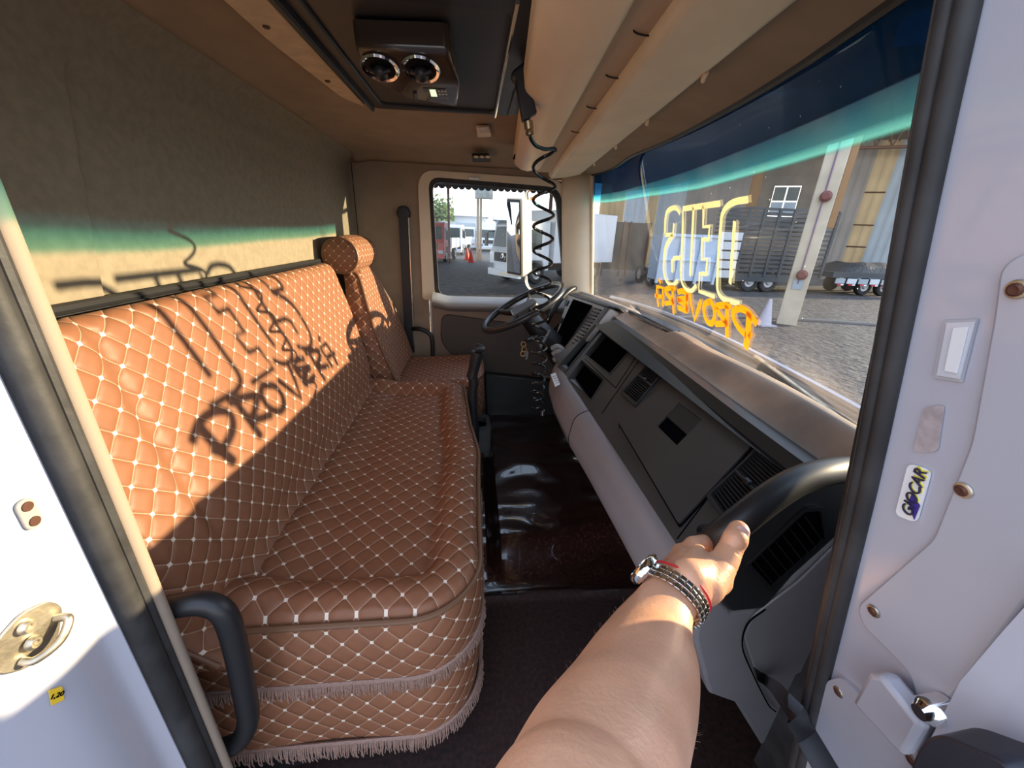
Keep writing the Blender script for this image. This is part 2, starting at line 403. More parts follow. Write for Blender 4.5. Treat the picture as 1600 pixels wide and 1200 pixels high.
# the dyed shade band also scatters some daylight
tb_ = nt.nodes.new('ShaderNodeBsdfTranslucent'); cb_ = nt.nodes.new('ShaderNodeValToRGB'); nt.links.new(cr_.inputs[0].links[0].from_socket, cb_.inputs[0])
q_ = cb_.color_ramp.elements; q_[0].position = .24; q_[0].color = (0, 0, 0, 1); q_[1].position = .50; q_[1].color = (.008, .05, .11, 1)
q2 = q_.new(.27); q2.color = (.14, .60, .62, 1); q3 = q_.new(.34); q3.color = (.02, .15, .22, 1)
nt.links.new(cb_.outputs[0], tb_.inputs[0])
ad_ = nt.nodes.new('ShaderNodeMixShader'); ou_ = [n for n in nt.nodes if n.type == 'OUTPUT_MATERIAL'][0]; src_ = ou_.inputs[0].links[0].from_socket
fb_ = nt.nodes.new('ShaderNodeMapRange'); fb_.inputs['From Min'].default_value = .24; fb_.inputs['From Max'].default_value = .28; fb_.inputs['To Max'].default_value = .30
nt.links.new(cr_.inputs[0].links[0].from_socket, fb_.inputs['Value']); nt.links.new(fb_.outputs[0], ad_.inputs[0]); nt.links.new(src_, ad_.inputs[1]); nt.links.new(tb_.outputs[0], ad_.inputs[2]); nt.links.new(ad_.outputs[0], ou_.inputs[0])
mb = MB(); mb.grid(lambda u, v: (gx(lerp(.315, 2.19, u), lerp(.755, 1.455, v)), lerp(.315, 2.19, u), lerp(.755, 1.455, v)), 60, 10)
struct('window_1', mb, gm, weld=True)
# black ceramic edge along the foot and far side of the glass
mb = MB(); pts = [Vector((wbase(y) - .004, y, .772)) for y in [.42 + .05 * i for i in range(36)]]; mb.tube(pts, .006, 6); struct('trim_3', mb, M['black'])

# outer sun visor above the windshield
vm, vt = glass('blue_acrylic', (.035, .16, .26), .04, fr=.06)
vis = thing('sun_visor', 'dark blue translucent outer sun visor above the windshield', 'sun visor', (.9, 1.3, 1.4))
mb = MB()
def visf(u, v):
    y = lerp(.30, 2.24, u); z = lerp(1.345, 1.52, v); x = gx(y, .77) + .075 - .34 * (z - 1.345)
    return (x, y, z)
mb.grid(visf, 40, 6); obj('visor_panel', mb, vm, vis, solid=.004)
mb = MB(); mb.tube([visf(i / 40, 0) for i in range(41)], .0035, 6); obj('visor_edge', mb, mat('visor_edge_blue', (.02, .07, .12), .3), vis)
for y in (.62, 1.02, 1.55, 2.02):
    mb = MB(); a = Vector((gx(y, 1.40) + .01, y, 1.42)); b = Vector(visf((y - .36) / 1.88, .55)); mb.tube([a, b], .012, 8); obj('bracket', mb, M['black'], vis)
# roof front panel outside (white, carries the visor)
mb = MB(); mb.grid(lambda u, v: (gx(lerp(.30, 2.24, u), 1.45) + .015 - .12 * v * v, lerp(.30, 2.24, u), 1.45 + .10 * v), 30, 4); mb.ext([(-.7, .2, 1.55), (.56, .2, 1.55), (.56, 2.24, 1.55), (-.7, 2.24, 1.55)], (0, 0, .02)); struct('trim_4', mb, M['paint'], solid=.003)
# lettering painted on the inside of the glass
def strokes(name, lst, w, m_, label, off, tap=False):
    mb = MB()
    for st in lst:
        ww = w; pts = st
        if isinstance(st, dict): ww = st['w']; pts = st['p']
        c = [G(a, b, off) for a, b in pts]
        if len(c) > 2 and not (isinstance(st, dict) and st.get('s')): c = cr(c, 6)
        mb.tube(c, ww, 8, flat=.12 if False else 1, caps=True)
    # flatten the strokes on to the glass
    mb.v = [(lerp(x, gx(y, z) - off, .93), y, z) for x, y, z in mb.v]
    o = obj(name, mb, m_); return tag(o, label, 'lettering')
S = lambda x, y: (1010 + x / 8, 300 + y / 8)
def mapS(l): return [S(*q) for q in l]
deus = [
    mapS([(1270, 95), (1100, 125), (1000, 190), (945, 290), (930, 420), (905, 700), (890, 1000), (885, 1180), (905, 1270), (960, 1335), (1060, 1370), (1160, 1400)]),
    {'w': .0075, 's': 1, 'p': mapS([(1102, 375), (1045, 1140)])},
    {'w': .0072, 's': 1, 'p': mapS([(920, 145), (460, 210), (455, 400), (440, 800), (430, 1000)])},
    {'w': .0070, 's': 1, 'p': mapS([(715, 180), (710, 435), (790, 430), (775, 600), (695, 590), (690, 840), (760, 840), (745, 1030), (665, 1020), (655, 1240), (850, 1310)])},
    mapS([(430, 1000), (440, 1120), (490, 1210), (560, 1235), (620, 1170)]),
    {'w': .0068, 's': 1, 'p': mapS([(590, 200), (565, 700), (545, 1045)])},
    mapS([(420, 270), (380, 210), (330, 200), (265, 240), (240, 320), (232, 440), (230, 535)]),
    {'w': .0065, 's': 1, 'p': mapS([(230, 540), (330, 535), (345, 400)])},
    mapS([(330, 540), (260, 640), (225, 760), (215, 950), (235, 1080), (280, 1150), (335, 1160), (385, 1110)]),
    {'w': .0065, 's': 1, 'p': mapS([(430, 825), (345, 825), (318, 870), (322, 1000)])},
]
strokes('painted_word', deus, .0072, M['yellowish'], 'large pale yellow letters reading DEUS in reverse on the windshield', .004)
T = lambda x, y: (1010 + x / 8, 420 + y / 8)
def mapT(l): return [T(*q) for q in l]
prov = [
    mapT([(1380, 700), (1330, 620), (1250, 530), (1160, 495), (1090, 530), (1085, 600), (1120, 690), (1180, 770), (1245, 830)]),
    {'w': .0095, 's': 1, 'p': mapT([(1285, 560), (1265, 840), (1240, 985)])},
    {'w': .008, 's': 1, 'p': mapT([(1285, 810), (1310, 860)])},
    mapT([(1050, 460), (960, 455), (870, 475), (900, 540), (950, 620), (1000, 680), (860, 690)]),
    {'w': .0078, 's': 1, 'p': mapT([(1005, 470), (1005, 850)])},
    mapT([(780, 410), (725, 450), (720, 560), (760, 660), (815, 680), (850, 600), (840, 480), (800, 410), (780, 410)]),
    {'w': .0065, 's': 1, 'p': mapT([(540, 305), (560, 450), (602, 640), (640, 520), (680, 400)])},
    mapT([(390, 290), (450, 280), (505, 320), (500, 370), (430, 375), (385, 385)]),
    mapT([(390, 385), (450, 430), (500, 470), (500, 525), (430, 500), (390, 480)]),
    {'w': .0065, 's': 1, 'p': mapT([(510, 320), (505, 530)])},
    mapT([(360, 240), (290, 240), (235, 270), (270, 340), (335, 410), (230, 435)]),
    {'w': .0065, 's': 1, 'p': mapT([(325, 250), (340, 560)])},
    {'w': .0060, 's': 1, 'p': mapT([(150, 465), (130, 330), (130, 220), (205, 240), (205, 465)])},
    {'w': .0060, 's': 1, 'p': mapT([(105, 335), (205, 355)])},
    {'w': .0058, 's': 1, 'p': mapT([(150, 130), (180, 180)])},
]
for s_ in prov:
    if isinstance(s_, dict): s_['w'] *= 1.3
strokes('painted_word', prov, .0095, M['orange'], 'small orange letters reading PROVERÁ in reverse below the yellow word', .004)

# ---- header and overhead shelf: ruled surfaces between a near and a far station
def rl(A, B, y): t = (y - A[1]) / (B[1] - A[1]); return Vector((lerp(A[0], B[0], t), y, lerp(A[2], B[2], t)))
def prof(ys, lines, name, m_, parent=None, **k):
    mb = MB(); n = len(lines); rows = [[rl(A, B, y) for A, B in lines] for y in ys]
    vs_ = [p for r in rows for p in r]; fs = []
    for i in range(len(ys) - 1):
        for j in range(n):
            l = (j + 1) % n; fs.append((i * n + j, i * n + l, (i + 1) * n + l, (i + 1) * n + j))
    fs.append(tuple(range(n))[::-1]); fs.append(tuple((len(ys) - 1) * n + j for j in range(n)))
    mb.add(vs_, fs); return obj(name, mb, m_, parent, **k)
NY, FY = .55, 1.80
def L(xn, xf, zn, zf=None): return ((xn, NY, zn), (xf, FY, zn if zf is None else zf))
shelf = thing('overhead_console', 'long beige overhead storage console above the windshield', 'overhead console', (.25, 1.1, ZC))
prof([.24, .8, 1.3, 1.80], [L(.105, .200, 1.452), L(.070, .165, 1.425), L(.075, .172, 1.385), L(.100, .200, 1.366), L(.140, .225, 1.362), L(.178, .274, 1.368), L(.188, .284, 1.378), L(.190, .286, 1.452)],
     'console_body', M['beige'], shelf, bevel=.012, seg=3)
prof([.24, 1.0, 2.0], [L(.186, .28, 1.390), L(.262, .360, 1.390), L(.262, .360, 1.452), L(.186, .28, 1.452)], 'recess_panel', mat('recess_brown', (.55, .42, .29), .7), shelf)
o = prof([.24, .8, 1.4, 2.08], [L(.255, .350, 1.440), L(.236, .340, 1.385, 1.390), L(.244, .355, 1.368, 1.372), L(.300, .425, 1.368, 1.380), L(.362, .495, 1.372, 1.395), L(.372, .505, 1.395, 1.42), L(.40, .50, 1.447)],
     'front_lip', M['cream'], shelf, bevel=.008, seg=3)
for y in (.66, .82, 1.0, 1.22):
    c = rl(*L(.246, .352, 1.385), y); mb = MB(); mb.tube(cr([c + Vector((-.030, 0, .010)), c + Vector((-.032, 0, .004)), c + Vector((-.02, .003, .002)), c + Vector((.004, .004, .002))], 4), .0013, 6); obj('hook', mb, M['black'], shelf)
for y in (.75, 1.05, 1.36, 1.72):
    c = rl(*L(.362, .495, 1.374, 1.396), y); mb = MB(); mb.tube(cr([c + Vector((-.006, -.018, -.002)), c + Vector((-.003, -.006, -.006)), c + Vector((.004, .008, -.005)), c + Vector((.008, .018, .002))], 4), .004, 6); obj('lip_clip', mb, M['beige'], shelf)
mb = MB(); mb.ext([(.165, 1.33, 1.39), (.170, 1.72, 1.39), (.18, 1.72, 1.435), (.172, 1.33, 1.435)], (-.012, 0, 0)); obj('side_slot', mb, M['hole'], shelf)
mb = MB()   # fabric header between the lip and the glass
def hdr(u, v):
    y = lerp(.24, 2.19, v); a = rl(*L(.37, .495, 1.40, 1.42), y); b = Vector((gx(max(y, .36), zh(y)) - .004, y, zh(y))); return a.lerp(b, u)
mb.grid(hdr, 12, 20)
struct('trim_5', mb, M['liner'], solid=.012)
mb = MB(); mb.tube([Vector((gx(y, zh(y)) - .010, y, zh(y) - .002)) for y in [.36 + .06 * i for i in range(31)]], .009, 8); struct('trim_6', mb, M['black'])

# ---- far A post
mb = MB()
A0 = [(.505, 2.19, .70), (.50, 2.19, 1.43)]
mb.grid(lambda u, v: Vector((lerp(lerp(.525, .695, u), lerp(.455, .615, u), v), 2.19 - .035 * math.sin(u * PI * .8), lerp(.66, 1.43, v))), 12, 8)
struct('trim_7', mb, M['cream'], solid=.02)
mb = MB(); mb.tube([(.680, 2.155, .74), (.600, 2.15, 1.43)], .011, 8); struct('trim_8', mb, M['cream'])

# ---- driver's door with window
door = thing('door_1', 'closed tan driver door with a large window', 'door', (.15, YF, 0)); del door['label']; del door['category']; door['kind'] = 'structure'
yd = YF - .01
outer = [P(a, b, Y=yd) for a, b in ((650, 262), (893, 287), (912, 470), (905, 660), (655, 660))]
wout = rpoly([P(a, b, Y=yd) for a, b in ((652, 264), (884, 281), (903, 480), (660, 468))], [.09, .09, .02, .02], 8)
wmid = rpoly([P(a, b, Y=yd) for a, b in ((669, 276), (876, 293), (893, 478), (680, 468))], [.06, .07, .03, .06], 8)
win_ = rpoly([P(a, b, Y=yd) for a, b in ((675, 283), (868, 300), (884, 476), (686, 464))], [.05, .06, .03, .06], 8)
mb = MB(); mb.ring(wout, wmid, (0, .035, 0)); obj('window_frame', mb, M['cream'], door, bevel=.006, seg=2)
mb = MB(); mb.ring(wmid, win_, (0, .03, 0)); obj('window_seal', mb, M['seal'], door)
dgm, _t = glass('side_glass', (.93, .95, .93), .05, dirt=.02)
mb = MB(); mb.ext([p + Vector((0, .02, 0)) for p in win_], (0, .004, 0)); obj('window_glass', mb, dgm, door)
zs = .765
mb = MB(); mb.grid(lambda u, v: (lerp(-.215, .54, u), YF - .02 - .075 * math.sin(v * PI), lerp(.70, .785, v) + .02 * sstep(.12, 0, u)), 20, 10); obj('window_ledge', mb, M['silldoor'], door)
mb = MB(); mb.ext([(-.235, YF - .012, .0), (.60, YF - .012, .0), (.60, YF - .012, .72), (-.225, YF - .012, .74)], (0, .03, 0)); obj('door_panel', mb, M['doortan'], door)
pk = rpoly([P(a, b, Y=YF - .03) for a, b in ((690, 490), (800, 505), (905, 520), (905, 590), (770, 585), (715, 565), (688, 535))], .05, 5)
mb = MB(); mb.ext(pk, (0, .02, 0)); obj('door_pocket', mb, M['doordark'], door, bevel=.006)
mb = MB(); mb.ext([P(a, b, Y=YF - .07) for a, b in ((757, 583), (910, 600), (910, 690), (760, 670))], (0, .05, 0)); obj('lower_pocket', mb, M['black'], door, bevel=.01)
mb = MB(); mb.tube([P(829, 476, Y=YF - .1), P(829, 470, Y=YF - .1)], .008, 10); obj('lock_knob', mb, M['steel'], door)
mb = MB(); mb.box(P(741, 279, Y=YF - .02), (.05, .01, .008)); obj('frame_clip', mb, M['steel'], door)

# far-side belt and grip
belt = thing('seat_belt', 'dark seat belt strap hanging on the lining behind the driver window', 'seat belt', P(634, 550, Y=YF - .02))
a = P(630, 333, Y=YF - .02); b = P(640, 550, Y=YF - .02)
mb = MB(); mb.ext([a + Vector((-.024, 0, 0)), a + Vector((.024, 0, 0)), b + Vector((.024, 0, 0)), b + Vector((-.024, 0, 0))], (0, -.004, 0)); obj('strap', mb, M['black'], belt)
mb = MB(); mb.lathe([(0, .02), (.03, .018), (.036, .005), (.036, 0)], a + Vector((0, .015, 0)), (0, -1, 0), 16); obj('anchor_cap', mb, M['black'], belt)
mb = MB(); mb.tube([a + Vector((.026, -.008, -.02)), b + Vector((.028, -.008, 0))], .0035, 6); obj('strap_edge', mb, M['steel'], belt)
gr = thing('grab_handle', 'black tube grab handle low on the post behind the driver seat', 'grab handle', P(675, 600, Y=2.12))
mb = MB(); mb.tube(cr([P(645, 514, Y=2.17), P(655, 514, Y=2.12), P(668, 519, Y=2.12), P(675, 530, Y=2.12), P(676, 560, Y=2.12), P(676, 590, Y=2.12), P(665, 600, Y=2.17)], 5), .012, 10); obj('grip', mb, M['black'], gr)
gr = thing('grab_handle', 'black curved grab handle between driver A post and dashboard', 'grab handle', P(858, 495, Y=2.0))
mb = MB(); mb.tube(cr([P(900, 450, Y=2.17), P(893, 452, Y=2.10), P(880, 463, Y=2.05), P(868, 480, Y=2.02), P(858, 497, Y=2.02), P(852, 510, Y=2.05)], 5), [.013] * 26, 10); obj('grip', mb, M['black'], gr)
mb = MB(); mb.box(P(901, 448, Y=2.165), (.022, .03, .045)); obj('mount', mb, M['black'], gr, bevel=.004)

# ---- near door opening: rear post (left of picture)
XB = -.38
def jb(y): return XB - .016 * sstep(.345, .322, y) - .045 * sstep(.30, .18, y)
mb = MB()
mb.grid(lambda u, v: (jb(lerp(.335, .10, u)), lerp(.335, .10, u), lerp(-.3, 1.50, v)), 40, 20)
mb.ext([(XB - .01, .345, -.3), (-.62, .345, -.3), (-.62, .345, 1.5), (XB - .01, .345, 1.5)], (0, .02, 0))
struct('wall_near_rear', mb, M['paint'])
mb = MB(); mb.tube([(XB - .006, .352, -.3), (XB - .006, .352, 1.50)], .0125, 12)
mb.tube([(XB - .001, .366, -.3), (XB - .001, .366, 1.5)], .006, 8)
struct('trim_9', mb, M['seal'])
mb = MB(); mb.tube([(XB - .002, .378, -.3), (XB - .002, .378, 1.50)], .009, 10); mb.ext([(XB - .01, .37, -.3), (-.62, .37, -.3), (-.62, .37, 1.5), (XB - .01, .37, 1.5)], (0, .02, 0)); struct('trim_10', mb, M['carpet'])

def JB(px, py):
    y = .25
    for _ in range(30):
        q = P(px, py, X=jb(y)); y = lerp(y, q.y, .5)
    return P(px, py, X=jb(y) + .0005)
# striker
st = thing('door_striker', 'worn zinc door striker plate bolted to the left white post', 'door striker', JB(65, 985))
c = JB(65, 985)
def js(dy, dz, h=0): dy *= .62; dz *= .62; return Vector((jb(c.y + dy) + .001 + h * .7, c.y + dy, c.z + dz))
mb = MB(); pl = rpoly([js(-.050, .022), js(-.010, .050), js(.018, .040), js(.030, .012), js(.006, -.030), js(-.030, -.040), js(-.052, -.018)], .008, 4)
mb.ext(pl, (.003, 0, 0)); obj('plate', mb, M['dullsteel'], st, bevel=.0008)
mb = MB(); mb.tube(cr([js(-.030, -.022, .003), js(-.028, -.024, .016), js(-.004, -.018, .020), js(.016, .002, .018), js(.016, .004, .003)], 6), .0036, 10); obj('loop', mb, M['dullsteel'], st)
for d in ((-.014, .026), (-.016, -.004)):
    mb = MB(); mb.lathe([(.0062, 0), (.0062, .003), (.0045, .005), (.0025, .005), (.0025, .003), (0, .003)], js(*d, .003), (1, 0, 0), 14); obj('bolt', mb, M['dullsteel'], st)
# two-hole plug
c2 = JB(42, 803)
pg = thing('grommet_plate', 'small oval two-hole plate in the left white post above the striker', 'plate', c2)
mb = MB(); mb.ext(rpoly([c2 + Vector((0.0, a, b)) for a, b in ((-.007, -.015), (.007, -.015), (.007, .015), (-.007, .015))], .007, 5), (.003, 0, 0)); obj('plate_body', mb, mat('grey_plug', (.35, .33, .30), .4), pg, bevel=.001)
for dz in (.008, -.008):
    mb = MB(); mb.lathe([(.0045, 0), (.0045, .0012), (0, .0012)], c2 + Vector((.003, 0, dz)), (1, 0, 0), 12); obj('hole', mb, M['rust'], pg)

FONT = {}
def text(name, s, o, ux, uy, size, m_, parent=None, th=.0006, shear=0):
    cu = bpy.data.curves.new(name, 'FONT'); cu.body = s; cu.size = size; cu.extrude = th; cu.align_x = 'CENTER'; cu.align_y = 'CENTER'; cu.shear = shear
    t = bpy.data.objects.new(name, cu); C.objects.link(t)
    ux = Vector(ux).normalized(); uy = (Vector(uy) - ux * Vector(uy).dot(ux)).normalized(); uz = ux.cross(uy)
    Mx = Matrix((ux, uy, uz)).transposed().to_4x4(); Mx.translation = Vector(o)
    dg = bpy.context.evaluated_depsgraph_get(); me = bpy.data.meshes.new_from_object(t.evaluated_get(dg)); bpy.data.objects.remove(t)
    me.transform(Mx); me.materials.clear(); me.materials.append(m_); me.name = name
    ob = bpy.data.objects.new(name, me); C.objects.link(ob)
    if parent: ob.parent = parent; ob.matrix_parent_inverse = base_inv(parent)
    return ob
# small yellow tag "1,20"
k = [JB(*q) for q in ((74, 1079), (95, 1072), (99, 1093), (79, 1103))]
o1 = thing('price_sticker', 'tiny yellow sticker reading 1,20 on the left white post', 'sticker', k[0])
mb = MB(); mb.ext([q + Vector((.0006, 0, 0)) for q in k], (.0004, 0, 0)); obj('sticker_base', mb, mat('yellow_sticker', (.85, .55, .03), .5), o1)
cc = sum(k, Vector()) / 4 + Vector((.0014, 0, 0)); text('sticker_text', '1,20', cc, k[1] - k[0], k[0] - k[3], .0062, M['hole'], o1)

# ---- near door opening: front post (right of picture), a leaning jamb
JN = Vector((1, 0, .2)); JK = .52; JD = JK * .646 + .2 * 1.12 * (1 - JK)
def jx(y, z): return JD - .2 * z
def JA(px, py, off=0): return P(px, py, N=JN, D=JD - off)
mb = MB()
def sy(z): return 1 + .040 * sstep(.95, 1.25, z)
mb.grid(lambda u, v: (jx(0, lerp(-.1, 1.50, v)), lerp(.1755 * (1 + .035 * sstep(.95, 1.25, lerp(-.1, 1.50, v))), .054 + .05 * v, u), lerp(-.1, 1.50, v)), 30, 40)
mb.grid(lambda u, v: (lerp(jx(0, lerp(-.1, 1.50, v)), .66, u), lerp(.054 + .05 * v, .225, u), lerp(-.1, 1.50, v)), 4, 20)
struct('wall_near_front', mb, M['paint'])
mb = MB()
def jt(y, z, off=0): return Vector((jx(y, z) - off, y, z))
zs_ = [-.1 + .04 * i for i in range(41)]
mb.tube([jt(.1762 * (1 + .036 * sstep(.95, 1.25, z)), z, .002) for z in zs_], .0046, 10); mb.tube([jt(.1825 * sy(z), z, .002) for z in zs_], .0044, 10)
struct('trim_11', mb, M['seal'])
mb = MB(); mb.tube([jt(.1862 * sy(z), z, .003) for z in zs_], .0015, 8)
mb.ext([jt(.187, -.1), jt(.187, .95), jt(.1945, 1.25), jt(.1945, 1.45), (.43, .26, 1.45), (.655, .32, .76), (.70, .325, .0), (.70, .325, -.1)], (0, -.006, 0))
mb.bb((.655, .31, -.1), (.80, .455, .762))  # unseen filler box, added to block sun through the gap below the glass
struct('trim_12', mb, mat('worn_grey_seal', (.045, .043, .045), .6, bump=.5, bscale=70, var=.3, vscale=20))
# raised inner plate on the jamb
def jpoly(name, pxs, m_, off, th, parent=None, bevel=0, r=0, label=None, cat=None, struct_=False):
    pts = [JA(a, b, off) for a, b in pxs]
    if r: pts = rpoly(pts, r, 5)
    mb = MB(); mb.ext(pts, JN.normalized() * -th)
    return obj(name, mb, m_, parent, bevel=bevel)
o = jpoly('trim_13', [(1640, 380), (1572, 410), (1560, 500), (1525, 690), (1465, 840), (1345, 945), (1352, 975), (1428, 1050), (1440, 1095), (1470, 1120), (1640, 900)], M['paintb'], .0, .0028, bevel=.0012, r=.006); o['kind'] = 'structure'
o = jpoly('trim_14', [(1320, 1057), (1300, 1062), (1225, 1230), (1500, 1300), (1470, 1200), (1400, 1128)], M['paintb'], .0, .0034, bevel=.0012, r=.004); o['kind'] = 'structure'
for i, (a, b, lab) in enumerate([(1590, 452, 'topmost rusty screw on the right white door jamb'), (1505, 766, 'rusty screw right of the lettered sticker on the door jamb'), (1365, 955, 'rusty screw above the hinge recess on the white jamb'), (1310, 1081, 'rusty screw below the hinge recess on the white jamb'), (1425, 1188, 'lowest rusty screw beside the open door edge')]):
    c = JA(a, b, .0035); s_ = thing('jamb_screw', lab, 'screw', c, 'screws in the door jamb')
    n_ = JN.normalized() * -1
    mb = MB(); mb.lathe([(.0040, 0), (.0037, .0008), (.0029, .001)], c, n_, 18); obj('washer', mb, M['dullsteel'], s_)
    mb = MB(); mb.lathe([(.0028, 0), (.0028, .0014), (.0018, .002), (0, .0017)], c, n_, 14); obj('screw_head', mb, M['rust'], s_)
# stickers on the jamb
s1 = thing('blank_label', 'clear framed rectangular label, upper of two on the white door jamb', 'sticker', JA(1495, 545))
a4 = [(1477, 500), (1530, 498), (1505, 597), (1460, 590)]
mb = MB(); mb.ext([JA(*q, .0005) for q in a4], JN.normalized() * -.0008); obj('label_edge', mb, mat('label_grey', (.42, .43, .47), .3), s1)
mb = MB(); mb.ext([JA(*q, .0016) for q in [(1481, 504), (1525, 502), (1501, 592), (1465, 586)]], JN.normalized() * -.0006); obj('label_film', mb, mat('label_film', (.58, .60, .66), .15, coat=.8), s1)
mb = MB(); mb.ext([JA(*q, .0025) for q in [(1491, 512), (1514, 510), (1496, 583), (1477, 579)]], JN.normalized() * -.0005); obj('label_bar', mb, mat('label_bar', (.75, .78, .80), .3), s1)
s2 = jpoly('worn_label', [(1446, 636), (1477, 632), (1466, 706), (1428, 706)], mat('faded_label', (.40, .35, .36), .4, var=.15, vscale=150), .0005, .0008, r=.003)
tag(s2, 'faded grey blank label, lower of two, above the lettered sticker', 'sticker')
s3 = thing('dealer_sticker', 'white sticker with yellow edged slanted lettering on the right door jamb', 'sticker', JA(1428, 770))
q4 = [(1421, 723), (1457, 735), (1434, 817), (1400, 804)]
mb = MB(); mb.ext(rpoly([JA(*q, .0006) for q in q4], .004, 4), JN.normalized() * -.0008); obj('sticker_base', mb, mat('sticker_white', (.80, .82, .84), .35), s3)
ux = JA(1438, 730, .002) - JA(1411, 812, .002); uy = JA(1411, 770, .002) - JA(1446, 778, .002)
cc = JA(1430, 770, .0018)
ln = ux.length
text('sticker_outline', 'GIOCAR', cc + JN.normalized() * .0003, ux, uy, ln * .235, mat('sticker_yellow', (.85, .70, .05), .5), s3, th=.0003, shear=.15)  # yellow print that edges the dark letters
g_ = kids(s3)[-1]
mb = MB(); mb.ext([JA(*q, .0017) for q in [(1425, 772), (1438, 790), (1429, 812), (1425, 800), (1420, 785)]], JN.normalized() * -.0004); obj('swoosh', mb, mat('sticker_blue', (.05, .03, .25), .5), s3)
text('sticker_letters', 'GIOCAR', cc + JN.normalized() * -.0008, ux, uy, ln * .225, mat('sticker_dark', (.02, .02, .06), .5), s3, th=.0004, shear=.15)
# hinge arm in the recess
hg = thing('hinge', '', '', JA(1420, 1080)); del hg['label']; del hg['category']
mb = MB(); mb.ext([JA(*q, -.004) for q in [(1385, 1010), (1418, 1040), (1425, 1060), (1365, 1095), (1335, 1060), (1350, 1000)]], JN.normalized() * -.003); obj('recess_plate', mb, mat('hinge_recess', (.38, .38, .42), .4), hg)
mb = MB(); mb.ext([JA(*q, .006) for q in [(1383, 1046), (1404, 1050), (1470, 1130), (1440, 1178), (1356, 1092)]], JN.normalized() * -.012); obj('arm', mb, M['paintb'], hg, bevel=.003)
mb = MB(); mb.ext([JA(*q, .0062) for q in [(1370, 1098), (1396, 1118), (1394, 1130), (1384, 1126), (1360, 1100)]], JN.normalized() * -.002); obj('slot', mb, M['hole'], hg)
mb = MB(); mb.lathe([(.007, 0), (.007, .012), (.004, .016), (0, .016)], JA(1478, 1104, .004), JN * -1, 14); obj('pin', mb, M['chrome'], hg)
# black webbing strap
ws_ = thing('door_strap', 'black webbing strap running from the dashboard foot out over the sill', 'strap', JA(1240, 1090, .01))
pa = [P(1180, 1052, Y=.43), P(1200, 1066, Y=.415), JA(1226, 1094, .014), JA(1262, 1150, .012), JA(1300, 1215, .012), JA(1340, 1280, .012)]
mb = MB(); pth = cr(pa, 5); mb.tube(pth, .0105, 8, flat=.15, up=(0, 1, .6)); obj('webbing', mb, M['black'], ws_)

# open passenger door (door_2), hinged at the front post, mostly outside the frame
d2 = thing('door_2', '', '', (.40, .12, 0)); del d2['label']; del d2['category']; d2['kind'] = 'structure'
dn = [JA(1640, 905, .012), JA(1568, 985, .012), JA(1500, 1065, .012), JA(1428, 1205, .012), JA(1380, 1330, .012)]
mb = MB(); e0 = [p + Vector((.05, 0, 0)) for p in dn]
far_ = [Vector((p.x + .10, p.y - .55, p.z)) for p in dn]
n = len(dn)
vs_ = [p for p in dn] + [p for p in far_] + [p + Vector((.05, .0, 0)) for p in dn] + [p + Vector((.05, 0, 0)) for p in far_]
fs = [(i, i + 1, n + i + 1, n + i) for i in range(n - 1)] + [(2 * n + i, 3 * n + i, 3 * n + i + 1, 2 * n + i + 1) for i in range(n - 1)] + [(i, 2 * n + i, 2 * n + i + 1, i + 1) for i in range(n - 1)]
mb.add(vs_, fs); obj('door_skin', mb, M['paint'], d2)
ap = rpoly([JA(a, b, .022) for a, b in ((1462, 1230), (1490, 1160), (1510, 1138), (1535, 1135), (1660, 1180), (1660, 1260))], .01, 4)
mb = MB(); mb.ext(ap, JN.normalized() * -.02); obj('armrest_pad', mb, mat('dark_navy_trim', (.018, .02, .03), .5, bump=.3, bscale=500), d2, bevel=.004)

hg.parent = d2; hg.matrix_parent_inverse = base_inv(d2)
for o_h in kids(hg): o_h.matrix_parent_inverse = base_inv(hg) if False else o_h.matrix_parent_inverse
# grab handle low at the near door opening, left of picture
gh = thing('grab_handle', 'black bent tube grab handle at the near end of the bench seat', 'grab handle', P(300, 1190, Y=.40))
hp = [P(205, 985, Y=.385), P(235, 958, Y=.40), P(285, 945, Y=.405), P(325, 944, Y=.41), P(352, 962, Y=.41), P(368, 1010, Y=.41), P(380, 1070, Y=.41), P(388, 1125, Y=.41), P(372, 1158, Y=.405), P(330, 1178, Y=.395), P(285, 1205, Y=.385)]
mb = MB(); mb.tube(cr(hp, 6), .0155, 14); obj('grip', mb, M['black'], gh)
